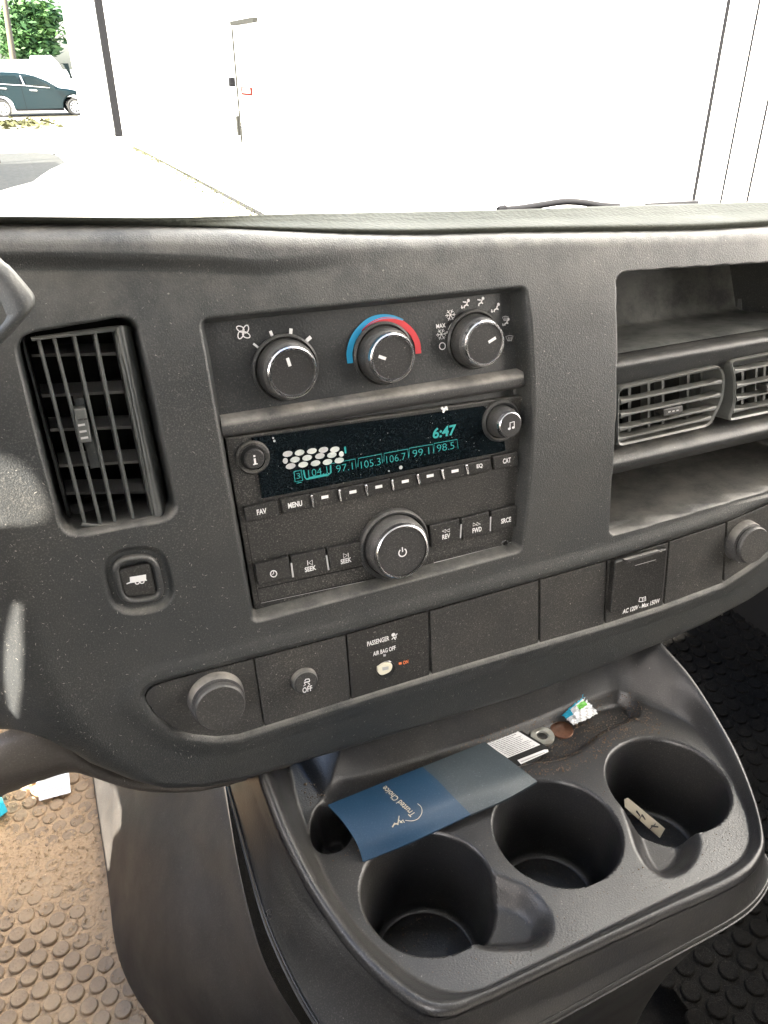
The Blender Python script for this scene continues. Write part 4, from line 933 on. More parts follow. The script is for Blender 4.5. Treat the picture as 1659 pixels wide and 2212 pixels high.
def studmat(name, x0, x1, y0, y1, m, sp, r_, z, label, m2=None, bury=None, rs=1):
    e = empty(name, label, 'floor mat', ((x0+x1)/2, (y0+y1)/2, z)); E = np.array(e.location); g = np.random.RandomState(rs)
    nx = int((x1-x0)/.006); ny = int((y1-y0)/.006); X_, Y_ = np.meshgrid(np.linspace(x0, x1, nx), np.linspace(y0, y1, ny))
    Z_ = z+.0012*np.sin(X_*31)*np.cos(Y_*23)+.0008*g.randn(*X_.shape)
    if bury: Z_ = Z_+.0055*bury(X_, Y_)
    gridmesh('mat_sheet', X_-E[0], Y_-E[1], Z_-E[2], np.ones(X_.shape, bool), m, e)
    mb = MB(); k = 0; y = y0
    while y < y1:
        x = x0+(k % 2)*sp/2
        while x < x1:
            cx_ = x+g.randn()*.0006; cy_ = y+g.randn()*.0006; h = .0042+g.randn()*.0004
            nseg = 20; prof_ = [(r_*1.06, 0), (r_*1.0, h*.8), (r_*.9, h), (r_*.55, h-.0006), (.0001, h-.0008)]
            for q_ in range(len(prof_)-1):
                (r0, h0), (r1, h1) = prof_[q_], prof_[q_+1]
                A = [(cx_+r0*math.cos(i*math.tau/nseg)-E[0], cy_+r0*math.sin(i*math.tau/nseg)-E[1], h0) for i in range(nseg)]; B = [(cx_+r1*math.cos(i*math.tau/nseg)-E[0], cy_+r1*math.sin(i*math.tau/nseg)-E[1], h1) for i in range(nseg)]
                mb.add(A+B, [(i, (i+1) % nseg, nseg+(i+1) % nseg, nseg+i) for i in range(nseg)], m2 or m, True)
            x += sp
        y += sp*.866; k += 1
    o = mb.build('mat_studs', e, fix=False); o['kind'] = 'stuff'; return e
def bury(X_, Y_): 
    return ss((.5*np.sin(X_*17+1)+.5*np.sin(Y_*11+X_*9)+.60)*.95)*ss((X_+.30)/.06)*(1-ss((X_+.035)/.05))
M['stud'] = mat('dirty_stud', (.27, .195, .125), .7, grain=.8, gscale=350, gdist=.0008, dust=.8, dustcol=(.36, .27, .18), big=.8, bigcol=(.42, .30, .18), bigscale=9)
dm = studmat('driver_floor_mat', -.42, .06, .50, 1.20, M['dirt'], .0245, .0098, ZF, 'studded rubber mat caked in tan dirt at the lower left', M['stud'], bury)
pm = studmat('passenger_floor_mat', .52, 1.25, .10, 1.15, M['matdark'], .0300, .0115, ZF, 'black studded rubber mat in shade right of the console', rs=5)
# dirt crumbs
mb = MB(); g = np.random.RandomState(11)
for k in range(4000):
    x = g.uniform(-.33, .0); y = g.uniform(.55, 1.1)
    if float(bury(np.array(x), np.array(y))) < g.rand()*.8: continue
    s = g.uniform(.0007, .0024); c = np.array([x, y, ZF+.006+s*.3])
    P = [c+np.array(d)*s*g.uniform(.6, 1.3) for d in ((1, 0, 0), (-1, 0, 0), (0, 1, 0), (0, -1, 0), (0, 0, .8), (0, 0, -.8))]
    mb.add(P, [(0, 2, 4), (2, 1, 4), (1, 3, 4), (3, 0, 4)], M['dirt'])
o = mb.build('loose_dirt', fix=False); tag(o, 'tan crumbs of dried mud scattered over the driver side mat', 'dirt', kind='stuff')
# paper label and cyan scrap
mb = MB(); L_ = [(76, 1676), (148, 1655), (153, 1712), (85, 1730)]; z_ = ZF+.012
mb.add([tuple(ZP(a, b, z_)) for a, b in L_]+[tuple(ZP(a, b, z_-.001)) for a, b in L_], [(0, 1, 2, 3), (0, 4, 5, 1), (1, 5, 6, 2), (2, 6, 7, 3), (3, 7, 4, 0)], M['wrap'])
for k in range(7):
    t = .14+.1*k; a = np.array(L_[0])*(1-t)+np.array(L_[3])*t; b = np.array(L_[1])*(1-t)+np.array(L_[2])*t; a2 = a+(b-a)*.12; b2 = a+(b-a)*(.55+.3*g.rand())
    mb.add([tuple(ZP(*p, z_+.0004)) for p in (a2, b2, b2+[0, 2.2], a2+[0, 2.2])], [(0, 1, 2, 3)], M['inkdim'])
tag(mb.build('mat_label', fix=False), 'pale paper label lying on the tan mat under the dashboard edge', 'label')
M['cyan'] = mat('cyan_cloth', (.02, .33, .40), .6, grain=.6)
mb = MB(); L_ = [(-60, 1700), (0, 1716), (17, 1752), (0, 1765), (-70, 1780)]
mb.add([tuple(ZP(a, b, ZF+.03)) for a, b in L_]+[tuple(ZP(a, b, ZF+.004)) for a, b in L_], [(0, 1, 2, 3, 4)]+[(i, (i+1) % 5, 5+(i+1) % 5, 5+i) for i in range(5)], M['cyan'])
tag(mb.build('cleaning_cloth', fix=False), 'bright cyan scrap at the left edge on the sunlit mat', 'cloth')
# engine cover side
def s1(a, b, z): return ZP(*S1(a, b), z)
cA = [(470, 200), (500, 345), (540, 600), (572, 800), (602, 1000), (622, 1200), (655, 1360), (722, 1530), (840, 1703), (1000, 1880)]
cB = [(490, 200), (520, 345), (556, 600), (585, 800), (612, 1000), (636, 1200), (672, 1352), (745, 1515), (870, 1690), (1030, 1860)]
cC = [(720, 180), (740, 340), (760, 600), (800, 800), (840, 1000), (880, 1180), (940, 1340), (1020, 1490), (1140, 1650), (1260, 1790)]
cD = [(960, 180), (1000, 330), (1050, 600), (1100, 800), (1150, 1000), (1200, 1180), (1270, 1340), (1360, 1490), (1450, 1620), (1540, 1740)]
cE = [(1160, 160), (1195, 320), (1240, 600), (1275, 800), (1318, 1000), (1365, 1180), (1418, 1340), (1490, 1490), (1570, 1620), (1650, 1740)]
cF = [(a+6, b) for a, b in cE]
zz = [-.95, -.925, -.80, -.71, -.655, -.88]
cG = [(a+5, b) for a, b in cE]
rg = [cr([s1(a, b, z) for a, b in c_], 60) for c_, z in zip((cA, cB, cC, cD, cE, cG, cF), [-.95, -.925, -.80, -.71, -.655, -.672, -.90])]
rg = [cr(c_, 50) for c_ in zip(*rg)]
mb = MB(); loft(mb, rg, M['cover']); dropC = drop_fn(mb.v, mb.f); tag(mb.build('engine_cover'), 'dark grey moulded engine cover side between the tan mat and the console', 'engine cover')
# lever at the left edge
M['lever'] = mat('lever_plastic', (.028, .030, .030), .6, grain=.35, dust=.25, updust=.3)
def depthp(x, y, d): return ray(x, y)*d
mb = MB()
out = [(-70, 470), (0, 556), (22, 575), (48, 604), (72, 634), (76, 650), (70, 668), (40, 704), (0, 745), (-70, 800)]
inn = [(-70, 560), (-8, 596), (12, 612), (30, 640), (42, 668), (44, 676), (36, 690), (10, 716), (-10, 730), (-70, 770)]
rg = [[depthp(a, b, .375) for a, b in out], [depthp(a, b, .352) for a, b in out], [depthp(a*.8+c*.2, b*.8+d*.2, .342) for (a, b), (c, d) in zip(out, inn)], [depthp(a, b, .339) for a, b in inn], [depthp(a-30, b+8, .345) for a, b in inn]]
rg = [cr(q, 50) for q in rg]; loft(mb, rg, M['lever'], True)
tag(mb.build('column_lever'), 'rounded black lever end reaching in from the left edge beside the air vent', 'lever')

# ================================================================== OUTSIDE
ZG = -1.45
M['conc'] = mat('concrete', (.40, .39, .37), .9, big=.35, bigcol=(.36, .31, .20), bigscale=.35)
M['wallw'] = mat('white_wall', (.80, .80, .80), .6)
M['darkm'] = mat('dark_metal', (.006, .006, .007), .7, spec=.1); M['greym'] = mat('grey_metal', (.018, .018, .016), .8, spec=.1)
M['carp'] = mat('teal_car_paint', (.0008, .0085, .0115), .4, spec=.25); M['carg'] = mat('car_glass', (.004, .008, .008), .2, spec=.25); M['tyre'] = mat('tyre_rubber', (.02, .02, .02), .8)
M['rim'] = mat('rim_alloy', (.6, .6, .6), .3, .8); M['leaf'] = mat('leaves', (.013, .055, .010), .7, big=.8, bigcol=(.038, .095, .012), bigscale=.7); M['bark'] = mat('bark', (.10, .08, .06), .9)
M['weed'] = mat('weeds', (.035, .036, .008), .8); M['vanw'] = mat('white_paint', (.8, .8, .8), .4, coat=.4); M['soil_shade'] = mat('soil_shade', (.08, .07, .05), .9, grain=.5, gscale=8, big=.6, bigcol=(.05, .055, .025), bigscale=3)
def plane(name, x0, x1, y0, y1, z, m):
    mb = MB(); mb.add([(x0, y0, z), (x1, y0, z), (x1, y1, z), (x0, y1, z)], [(0, 1, 2, 3)], m); o = mb.build(name); o['kind'] = 'structure'; return o
plane('ground', -400, 400, -100, 700, ZG, M['conc'])
WX = float(np.mean([ZP(303, 323, ZG)[0], ZP(571, 461, ZG)[0]]))
def wbox(mb, x0, x1, y0, y1, z0, z1, m):
    mb.add([(x, y, z) for z in (z0, z1) for y in (y0, y1) for x in (x0, x1)], [(0, 2, 3, 1), (4, 5, 7, 6), (0, 1, 5, 4), (2, 6, 7, 3), (0, 4, 6, 2), (1, 3, 7, 5)], m)
def WP(x, y, X0=None): d = ray(x, y); return d*((X0 or WX)/d[0])
yc = ZP(303, 323, ZG)[1]; y_end = ZP(176, 253, ZG)[1]
bd = empty('white_building', 'long white metal sided building running along the right side of the parked van', 'building', (WX, yc, ZG)); BO = np.array(bd.location)
def bpart(name, fn, m=None): 
    mb = MB(); fn(mb); mb.v = [tuple(np.array(p)-BO) for p in mb.v]; return mb.build(name, bd)
bpart('wall', lambda mb: (wbox(mb, WX, WX+12, -14, yc, ZG, ZG+7.5, M['wallw']), wbox(mb, WX+.06, WX+12, yc, y_end, ZG, ZG+7.5, M['wallw'])))
for (a, b, wd) in ((1574, 1502, .012), (1646, 1556, .0045), (1700, 1622, .0045)):
    p = WP((a+b)/2, 217); bpart('panel_seam', lambda mb: wbox(mb, WX-.008, WX+.002, p[1]-wd/2, p[1]+wd/2, ZG, ZG+7, M['darkm']))
p = WP(246, 240, WX-.05); bpart('downspout', lambda mb: wbox(mb, WX-.10, WX+.055, p[1]-.10, p[1]+.10, ZG+.05, ZG+7, M['darkm']))
for a, b in (((445, 300), (490, 570)), ((495, 293), (541, 586))):
    A_ = WP(*Z1(*a), WX+.05); B_ = WP(*Z1(*b), WX+.05); bpart('panel_seam', lambda mb: wbox(mb, WX+.03, WX+.058, A_[1]-.05, A_[1]+.05, B_[2], A_[2], M['darkm']))
A_ = WP(506, 51); B_ = WP(557, 44); Cc = WP(522, 271)
def doorf(mb):
    y0, y1 = B_[1], A_[1]; wbox(mb, WX-.03, WX+.01, y0+.03, y1-.03, Cc[2], A_[2]-.05, M['wallw'])
dr = bpart('door', doorf)
def dpart(name, x0, x1, y0, y1, z0, z1, m):
    mb = MB(); wbox(mb, x0, x1, y0, y1, z0, z1, m); mb.v = [tuple(np.array(p)-BO) for p in mb.v]; return mb.build(name, dr)
dpart('lintel', WX-.05, WX-.0, B_[1], A_[1], A_[2]-.02, A_[2]+.02, M['greym'])
pj = WP(509, 90); dpart('door_edge', WX-.045, WX-.031, A_[1]-.05, A_[1]-.012, pj[2]-1.0, A_[2]-.04, M['greym'])
pk = WP(512, 176); dpart('handle', WX-.09, WX-.03, pk[1]-.04, pk[1]+.04, pk[2]-.05, pk[2]+.04, M['darkm'])
pk = WP(523, 267); dpart('hinge', WX-.06, WX-.03, pk[1]-.04, pk[1]+.04, pk[2]-.12, pk[2]+.08, M['greym'])
a = WP(*Z1(1446, 514)); b = WP(*Z1(1520, 570)); sg = MB(); M['signred'] = mat('sign_red', (.045, .006, .004), .9, spec=.05)
wbox(sg, WX-.035, WX-.031, b[1], a[1], b[2], a[2], M['signred']); wbox(sg, WX-.038, WX-.0355, b[1]+(a[1]-b[1])*.2, b[1]+(a[1]-b[1])*.82, b[2]+(a[2]-b[2])*.3, b[2]+(a[2]-b[2])*.82, M['wallw'])
tag(sg.build('door_sign'), 'small red bordered sign with white centre on the white building door', 'sign')
# joint, soil strips and painted shade patches
def gpoly(name, L, m, z, lab=None):
    mb = MB(); mb.add([tuple(ZP(*Z1(a, b), z)) for a, b in L], [tuple(range(len(L)))], m); o = mb.build(name); o['kind'] = 'structure'; return o
gpoly('pavement_joint', [(310, 914), (560, 866), (760, 838), (815, 818), (815, 826), (760, 845), (560, 873), (315, 921)], M['greym'], ZG+.004)
M['shade_tone'] = mat('painted_shade', (.009, .010, .008), .9, big=.6, bigcol=(.018, .018, .014), bigscale=2)
gpoly('painted_shade', [(-120, 906), (20, 908), (200, 905), (290, 908), (345, 925), (388, 965), (300, 1005), (245, 1040), (195, 1078), (80, 1108), (0, 1132), (-120, 1165)], M['shade_tone'], ZG+.004)  # dark sheet that paints the shadow lying on the pavement
gpoly('soil_shade_patch', [(-80, 715), (240, 715), (285, 722), (260, 775), (130, 792), (-80, 802)], M['soil_shade'], ZG+.004)  # kerb shadow painted as a dark ground strip
gpoly('soil_shade_patch', [(50, 846), (120, 838), (235, 842), (250, 850), (160, 862), (90, 856)], M['soil_shade'], ZG+.004)
gpoly('soil_shade_patch', [(545, 745), (585, 748), (690, 800), (660, 806), (600, 800)], M['soil_shade'], ZG+.004)
gpoly('soil_shade_patch', [(-80, 660), (410, 665), (470, 692), (200, 698), (-80, 694)], M['soil_shade'], ZG+.008)  # dark patch on the ground under the car
mb = MB(); mb.add([tuple(ZP(*p, ZG+.006)) for p in ((299, 322), (305, 321), (600, 474), (560, 466))], [(0, 1, 2, 3)], M['darkm']); o = mb.build('wall_gap'); o['kind'] = 'structure'
mb = MB(); g = np.random.RandomState(5)
for k in range(1800):
    t = g.rand(); y0_ = 9.0+t*9.5; xx_ = WX-.03-abs(g.randn())*.13*(1.7-t*1.2); s = g.uniform(.008, .026); a_ = g.rand()*6.28
    mb.add([(xx_-s*math.cos(a_)*.5, y0_-s*math.sin(a_)*.5, ZG), (xx_+s*math.cos(a_)*.5, y0_+s*math.sin(a_)*.5, ZG), (xx_+g.randn()*.03, y0_+g.randn()*.03, ZG+s*1.2)], [(0, 1, 2)], M['weed'])
for k in range(350):
    xx_ = g.uniform(-2.5, 1.6); y0_ = ZP(*Z1(150, 735), ZG)[1]+g.randn()*1.2; s = g.uniform(.03, .1)
    mb.add([(xx_-s, y0_, ZG), (xx_+s, y0_, ZG), (xx_+g.randn()*.05, y0_+g.randn()*.1, ZG+s)], [(0, 1, 2)], M['weed'])
tag(mb.build('weeds', fix=False), 'yellow green weeds along the foot of the building and the far kerb', 'weeds', kind='stuff')
# parked car
cy = ZP(90, 252, ZG)[1]; pxm = F/ (cy*math.cos(PITCH)**0 ) 
k_ = (ZP(169, 250, ZG)[0]-ZP(11, 250, ZG)[0])/435.0   # metres per Z1 pixel
xf = ZP(*Z1(465, 690), ZG)[0]
car = empty('parked_car', 'dark teal estate car parked beyond the end of the white building', 'car', (xf-1.5, cy+.9, ZG)); CA = np.array(car.location)
def cpt(a, b): return ((a-465)*k_+xf-CA[0], (698-b)*k_*.88)
W2 = .93
def cprism(name, L, y0, y1, m, parent=car, bevel=.04, topin=0):
    P = [cpt(*p) for p in L]; zt = max(p[1] for p in P); zb = min(p[1] for p in P); mb = MB()
    def yy(z, s): return s*(topin*(z-zb)/(zt-zb+1e-9))
    A = [(x, y0+bevel+yy(z, 1), z) for x, z in P]; I = inset(P, bevel); A0 = [(x, y0+yy(z, 1), z) for x, z in I]; B = [(x, y1-bevel-yy(z, 1), z) for x, z in P]; B0 = [(x, y1-yy(z, 1), z) for x, z in I]
    n = len(P); vs = A0+A+B+B0; fs = [tuple(range(n)), tuple(range(4*n-1, 3*n-1, -1))]
    for r_ in range(3):
        for i in range(n): fs.append((r_*n+i, r_*n+(i+1) % n, (r_+1)*n+(i+1) % n, (r_+1)*n+i))
    mb.add(vs, fs, m); return mb.build(name, parent)
def arch(cx_): return [(cx_+72*math.cos(a), 640-78*math.sin(a)) for a in [math.pi*t/12 for t in range(13)]]
body = [(-190, 655), (-205, 560), (-185, 500), (0, 482), (180, 496), (340, 515), (400, 520), (470, 530), (560, 560), (590, 600), (592, 655)]
low = body+[(537, 655)]+arch(465)[1:-1]+[(393, 655), (105, 655)]+arch(30)[1:-1]+[(-42, 655)]
cprism('body', low, -W2, W2, M['carp'])
cprism('cabin', [(-180, 500), (-160, 440), (-90, 415), (0, 410), (130, 414), (200, 424), (260, 440), (320, 470), (395, 522), (340, 516), (180, 497), (0, 483)], -W2+.02, W2-.02, M['carp'], topin=.2)
def cflat(name, L, m, y=-W2+.0, lean=.15, parent=car):
    P = [cpt(*p) for p in L]; mb = MB(); zb = (698-515)*k_
    A = [(x, y+max(0, (z-zb))*lean, z) for x, z in P]; B = [(x, y+.05+max(0, (z-zb))*lean, z) for x, z in P]; n = len(P)
    mb.add(A+B, [tuple(range(n))]+[(i, (i+1) % n, n+(i+1) % n, n+i) for i in range(n)], m); return mb.build(name, parent)
ln_ = .29
for L in ([(38, 432), (140, 436), (155, 460), (160, 490), (38, 484)], [(184, 442), (225, 440), (262, 452), (318, 492), (325, 505), (195, 494)], [(-90, 436), (15, 432), (15, 482), (-110, 484)]): cflat('window', L, M['carg'], -W2-.005, ln_)
cflat('window_trim', [(0, 484), (180, 499), (340, 517), (340, 513), (180, 494), (0, 479)], M['rim'], -W2-.02, ln_); cflat('window_trim', [(165, 434), (172, 434), (185, 497), (178, 497)], M['rim'], -W2-.02, ln_)
for a, b in ((32, 507), (207, 522)): cflat('door_handle', [(a, b), (a+42, b+4), (a+44, b+11), (a+2, b+8)], M['rim'], -W2-.03, 0)
cflat('wing_mirror', [(325, 497), (345, 500), (362, 524), (345, 527), (330, 520)], M['carp'], -W2-.14, 0)
for a in (160,): cflat('door_seam', [(a, 500), (a+3, 500), (a+10, 650), (a+7, 650)], M['darkm'], -W2-.002, 0)
cflat('sill', [(105, 645), (393, 650), (393, 662), (105, 658)], M['darkm'], -W2-.01, 0)
def wheel(cx_, side):
    c = cpt(cx_, 640); y = -W2+.02 if side < 0 else W2-.24; R = 58*k_*.88
    e = MB(); n = 32
    def ring(r_, yy_): return [(c[0]+r_*math.cos(i*math.tau/n), yy_, c[1]+r_*math.sin(i*math.tau/n)) for i in range(n)]
    rs = [ring(R*.68, y+.02), ring(R*.72, y), ring(R*.94, y-.01), ring(R, y+.03), ring(R, y+.2), ring(R*.7, y+.22)]
    loft(e, rs, M['tyre'], True, True); w_ = e.build('wheel', car)
    e = MB()
    e.add(ring(R*.66, y+.06), [tuple(range(n))], M['darkm'])
    loft(e, [ring(R*.70, y+.01), ring(R*.62, y+.015), ring(R*.60, y+.05)], M['rim'], False, True)
    for s in range(10):
        a = s*math.tau/10; d = np.array([math.cos(a), 0, math.sin(a)]); q_ = np.array([-d[2], 0, d[0]]); o_ = np.array([c[0], y+.02, c[1]])
        e.add([tuple(o_+d*R*.1+q_*R*.04), tuple(o_+d*R*.64+q_*R*.09), tuple(o_+d*R*.64-q_*R*.09), tuple(o_+d*R*.1-q_*R*.04)], [(0, 1, 2, 3)], M['rim'])
    e.add([tuple(np.array(p)*[1, 1, 1]) for p in ring(R*.15, y+.012)], [tuple(range(n))], M['rim']); e.build('rim', w_)
for cx_ in (30, 465):
    for s in (-1, 1): wheel(cx_, s)
# white van beyond the car
vy = cy+7; kv = vy/cy*k_
def vpt(a, b): p = ZP(*Z1(a, 700), ZG); d = ray(*Z1(a, b)); return d*(vy/d[1])
vn = empty('white_van', 'white van parked behind the teal car, mostly bleached by sun', 'van', tuple(vpt(200, 640)*[1, 1, 0]+np.array([0, 0, ZG]))); VO = np.array(vn.location)
def vprism(name, L, dy, m, y0=0):
    A = [vpt(*p) for p in L]; mb = MB(); n = len(A); mb.add([tuple(p-VO+[0, y0, 0]) for p in A]+[tuple(p-VO+[0, dy, 0]) for p in A], [tuple(range(n)), tuple(range(2*n-1, n-1, -1))]+[(i, (i+1) % n, n+(i+1) % n, n+i) for i in range(n)], m); return mb.build(name, vn)
vprism('body', [(-60, 355), (190, 352), (192, 330), (300, 328), (345, 372), (380, 430), (440, 470), (470, 500), (470, 640), (-60, 640)], 2, M['vanw'])
vprism('window', [(350, 376), (372, 380), (408, 440), (416, 466), (432, 466), (410, 400), (405, 376)], -.0, M['carg'], -.03); vprism('window', [(300, 436), (310, 440), (318, 450), (303, 446)], 0, M['carg'], -.03)
# tree, pole
ty = 60; td = ray(*Z1(180, 340)); tp_ = td*(ty/td[1]); tr = empty('pine_tree', 'tall green tree standing behind the white van at the upper left', 'tree', (tp_[0], ty, ZG)); TO = np.array(tr.location)
def tpt(a, b, dy=0): d = ray(*Z1(a, b)); return d*((ty+dy)/d[1])
crown = [(150, 60, 60), (235, 60, 42), (120, 110, 60), (200, 130, 75), (100, 180, 45), (165, 200, 80), (245, 110, 45), (240, 200, 45), (120, 250, 55), (210, 270, 70), (250, 290, 45), (100, 300, 50), (170, 320, 60)]
mb = MB(); g = np.random.RandomState(9)
mp = np.linalg.norm(tpt(101, 100)-tpt(100, 100))
for a, b, r_ in crown:
    for k in range(90):
        v = g.randn(3); v /= np.linalg.norm(v); c = tpt(a, b)+v*r_*.55*mp*g.uniform(.3, 1.0)*[1, 1.2, .8]
        for j in range(7):
            q_ = c+g.randn(3)*[.5, .5, .22]; s = g.uniform(.12, .3); d1_ = g.randn(3)*[1, 1, .4]; d1_ /= np.linalg.norm(d1_); d2_ = np.cross(d1_, g.randn(3)); d2_ /= np.linalg.norm(d2_)
            mb.add([tuple(q_+d1_*s-TO), tuple(q_+d2_*s*.4-TO), tuple(q_-d1_*s-TO), tuple(q_-d2_*s*.4-TO)], [(0, 1, 2, 3)], M['leaf'])
mb.build('crown', tr, fix=False)
def tube(mb, P, rads, m, n=10):
    rg = []
    for p, r_ in zip(P, rads): rg.append([(p[0]+r_*math.cos(i*math.tau/n), p[1]+r_*math.sin(i*math.tau/n), p[2]) for i in range(n)])
    loft(mb, rg, m, True, True)
mb = MB(); b0 = tpt(180, 420)-TO; t0_ = tpt(180, 100)-TO; tube(mb, [(b0[0], 0, 0), (b0[0], 0, b0[2]+2), t0_], [.35, .28, .08], M['bark'])
for k in range(9):
    s_ = np.array([b0[0], 0, g.uniform(b0[2]+.5, t0_[2]*.7)]); e_ = s_+[g.uniform(-3, 3), g.uniform(-1, 1), g.uniform(.8, 2.4)]; tube(mb, [s_, e_], [.1, .03], M['bark'], 6)
mb.build('trunk', tr)
M['pole'] = mat('pole_wood', (.08, .068, .05), .9)
mb = MB(); A_ = tpt(78, 350, -12); B_ = tpt(28, 5, -12); mb2 = MB(); tube(mb2, [(A_[0], A_[1], ZG), tuple(A_), tuple(B_), tuple(B_+(B_-A_)*.4)], [.16, .15, .12, .11], M['pole'])
tag(mb2.build('utility_pole'), 'thin pale wooden utility pole in front of the tree', 'pole')
mb2 = MB(); A_ = ZP(*Z1(12, 968), ZG); wbox(mb2, A_[0]-.10, A_[0]-.02, A_[1]-.04, A_[1]+.04, ZG, ZG+1.15, M['darkm']); tag(mb2.build('bollard'), 'short dark metal post at the left edge of the shaded pavement', 'post')
# box added outside the frame to shade the pavement
mb2 = MB(); wbox(mb2, -5.2, -3.05, 8.0, 14.7, ZG+.4, ZG+2.9, M['vanw']); tr_ = mb2.build('shade_box')
tag(tr_, 'white box added left of the lane, outside the view, to shade the pavement', 'shade blocker')
# ================================================================== VAN SHELL: wiper, windscreen, roof, door
M['wiper'] = mat('wiper_rubber', (.012, .012, .014), .6, spec=.2)
def yp(x, y, Y0): d = ray(x, y); return d*(Y0/d[1])
shell = empty('van_cab', 'roof, windscreen, passenger door and added sun mask of the van cab around the dashboard', 'van cab', (.25, .3, ZG)); SO = np.array(shell.location)
mb = MB(); 
def tubep(mb, P, r_, m, n=8):
    P = [np.array(p) for p in P]; rg = []
    for i, p in enumerate(P):
        t = P[min(i+1, len(P)-1)]-P[max(i-1, 0)]; t /= np.linalg.norm(t); a = np.cross(t, [0, 0, 1.0]); a /= np.linalg.norm(a)+1e-9; b = np.cross(t, a)
        rg.append([tuple(p+(a*math.cos(k*math.tau/n)+b*math.sin(k*math.tau/n))*r_) for k in range(n)])
    loft(mb, rg, m, True, True)
tubep(mb, [yp(a, b, .86)-SO for a, b in cr([(1075, 455), (1092, 453), (1130, 449), (1180, 441), (1222, 435.5), (1262, 438), (1300, 444), (1337, 446.5)], 30)], .0042, M['wiper'])
tubep(mb, [yp(a, b, .86)-SO for a, b in [(1078, 452), (1092, 449)]], .004, M['wiper']); tubep(mb, [yp(a, b, .86)-SO for a, b in [(1395, 444.5), (1450, 441), (1506, 438)]], .0034, M['wiper'])
mb.build('wiper', shell)
g_ = bpy.data.materials.new('windscreen_glass'); g_.use_nodes = True; N = g_.node_tree.nodes; N.clear()
tb = N.new('ShaderNodeBsdfTransparent'); tb.inputs[0].default_value = (.94, .97, .96, 1); gb = N.new('ShaderNodeBsdfGlossy'); gb.inputs['Roughness'].default_value = .02; mx = N.new('ShaderNodeMixShader'); mx.inputs[0].default_value = .03; oo = N.new('ShaderNodeOutputMaterial')
g_.node_tree.links.new(tb.outputs[0], mx.inputs[1]); g_.node_tree.links.new(gb.outputs[0], mx.inputs[2]); g_.node_tree.links.new(mx.outputs[0], oo.inputs[0])
mb = MB(); rows_ = []
for k in range(13):
    t = k/12; z = -.16+.60*t; rows_.append([tuple(np.array([-.62+1.74*i/20, .95-.42*t-.10*((i/10-1)**2), z])-SO) for i in range(21)])
loft(mb, rows_, g_); mb.build('windscreen', shell, fix=False)
M['shell'] = mat('headliner', (.46, .49, .54), .9); M['door'] = mat('door_trim', (.008, .008, .008), .8, spec=.15)
def spart(name, boxes, m):
    mb = MB()
    for b_ in boxes: wbox(mb, *b_, m)
    mb.v = [tuple(np.array(p)-SO) for p in mb.v]; return mb.build(name, shell)
spart('roof', [(-.72, 1.18, -1.3, .46, .45, .49)], M['shell'])
spart('passenger_door', [(1.14, 1.20, -1.3, 1.2, ZF-.03, -.24), (1.14, 1.20, -1.3, -.6, -.24, .45), (1.14, 1.20, -.1, -.02, -.24, .45)], M['door'])
spart('firewall', [(-.70, 1.18, 1.16, 1.22, ZF-.03, -.34)], M['matdark'])
spart('rear_partition', [(-.70, 1.18, -1.3, -1.24, ZF-.03, .45)], M['door'])
from mathutils.geometry import tessellate_polygon
SD = np.array(sd)
def pierced(name, origin, ex, ey, outer, holes, m, parent, th, so_=None):
    """flat panel with openings: outer and holes in panel coordinates"""
    P = [[Vector((*q_, 0)) for q_ in L] for L in [outer]+holes]; fl_ = [q_ for L in P for q_ in L]; tri_ = tessellate_polygon(P)
    n_ = np.cross(ex, ey); o_ = np.array(origin, float)
    if so_ is not None: o_ = o_-so_
    A = [tuple(o_+ex*q_[0]+ey*q_[1]) for q_ in fl_]; B = [tuple(np.array(a_)+n_*th) for a_ in A]; N_ = len(A)
    fs = [tuple(t_) for t_ in tri_]+[tuple(i+N_ for i in t_[::-1]) for t_ in tri_]; o2_ = 0
    for L in P:
        for i in range(len(L)): a_, b_ = o2_+i, o2_+(i+1) % len(L); fs.append((a_, b_, b_+N_, a_+N_))
        o2_ += len(L)
    mb = MB(); mb.add(A+B, fs, m); return mb.build(name, parent)
def toplane(q_, origin, ex, ey):
    n_ = np.cross(ex, ey); t_ = ((np.array(origin)-q_)@n_)/(SD@n_); w_ = q_+SD*t_-origin; return (w_@ex, w_@ey)
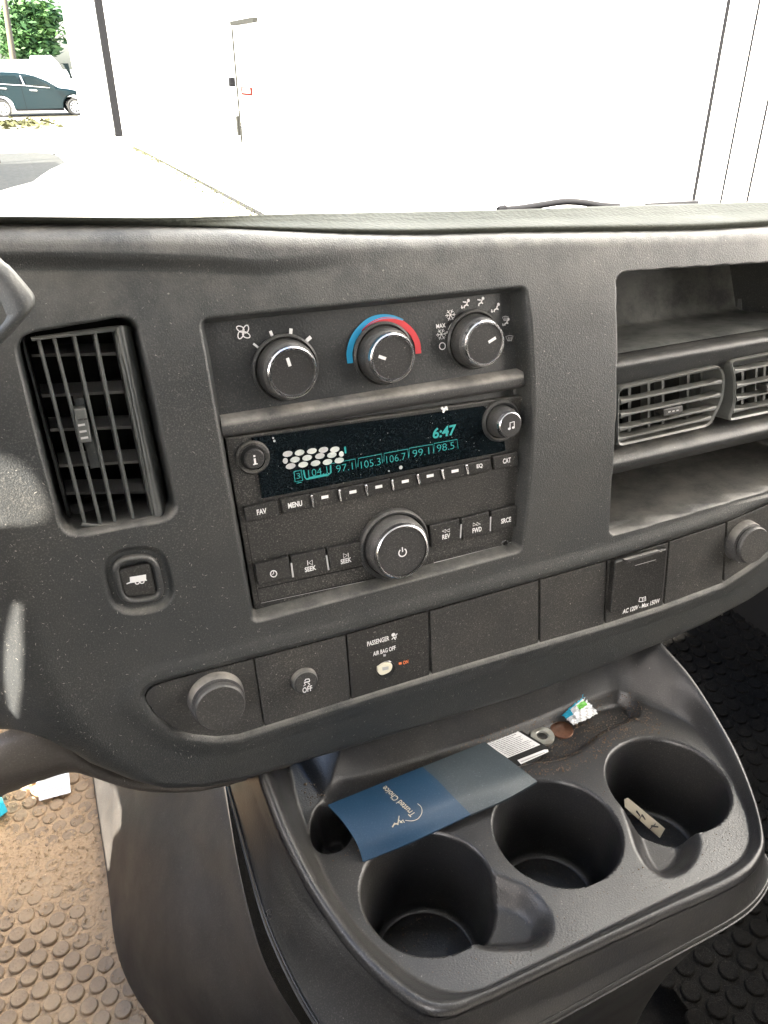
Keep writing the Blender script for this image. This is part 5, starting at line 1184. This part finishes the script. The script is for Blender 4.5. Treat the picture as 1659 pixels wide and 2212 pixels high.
# side panel added out of view, openings shaped to pass sun patches and skylight
EX = np.array([0, 1., 0]); EY = np.array([0, 0, 1.]); DO = np.array([-.69, 0, 0])
floorlit = [(-120, 1930), (0, 1815), (30, 1777), (72, 1738), (80, 1722), (150, 1712), (156, 1640), (-120, 1600)]
hB = [toplane(ZP(a, b, ZF+.003), DO, EX, EY) for a, b in floorlit]
coverlit = [(500, 300), (655, 380), (690, 500), (684, 600), (636, 660), (612, 860), (585, 860), (530, 500)]
hC = [toplane(np.array(dropC(*S1(a, b), 0)), DO, EX, EY) for a, b in coverlit]
openA = [(.14, -.08), (.88, -.08), (.62, .34), (.14, .34)]
openR = [(-1.2, -.25), (-.30, -.25), (-.30, .36), (-1.2, .36)]
print('holes', np.round(hB, 3).tolist(), np.round(hC, 3).tolist())
pierced('sun_mask_panel', DO, EX, EY, [(-1.3, ZF-.03), (1.2, ZF-.03), (1.2, -.21), (.97, -.19), (.60, .45), (-1.3, .45)], [openA, openR, hB, hC], M['door'], shell, -.03, SO)
# unseen wheel disc added left of the view: openings cut to shape two sun patches
NW = np.array([0, -.9, .436]); NW /= np.linalg.norm(NW); WX_ = np.array([1., 0, 0]); WY_ = np.cross(NW, WX_); WO = np.array([-.345, .235, -.09])
def onface(L):
    out = []
    for p in L:
        n_ = 0.0
        for _ in range(25):
            u, v = FPn(p[0], p[1], n_); iu = min(max(int((u-us[0])/du), 0), len(us)-1); iv = min(max(int((v-vs_[0])/du), 0), len(vs_)-1); n_ = n_*.5+.5*float(H[iv, iu])
        out.append(P0+np.array([1, 0, 0])*u+VV*v+NV*n_)
    return out
up_ = onface([(-150, 780), (-60, 880), (0, 940), (40, 985), (75, 1035), (98, 1080), (101, 1105), (88, 1124), (60, 1134), (0, 1137), (-150, 1132)])
lo_ = onface([(8, 1300), (22, 1288), (40, 1292), (48, 1310), (52, 1400), (50, 1480), (40, 1545), (30, 1555), (8, 1525), (-2, 1480), (-4, 1400)])
h1 = [toplane(q_, WO, WX_, WY_) for q_ in up_]; h2 = [toplane(q_, WO, WX_, WY_) for q_ in lo_]
print('wheel', np.round(h1, 3).tolist(), np.round(h2, 3).tolist())
wh = empty('sun_mask_wheel', 'black wheel disc added left of the view, its openings shaped to cast the sun patches', 'sun mask', tuple(WO))
pierced('mask_disc', np.zeros(3), WX_, WY_, circ((0, 0), .188, 64), [h1, h2], M['lever'], wh, .006)
mb = MB(); tubep(mb, [WX_*.19*math.cos(a)+WY_*.19*math.sin(a) for a in [k*math.tau/60 for k in range(61)]], .014, M['lever'], 12); mb.build('rim', wh)
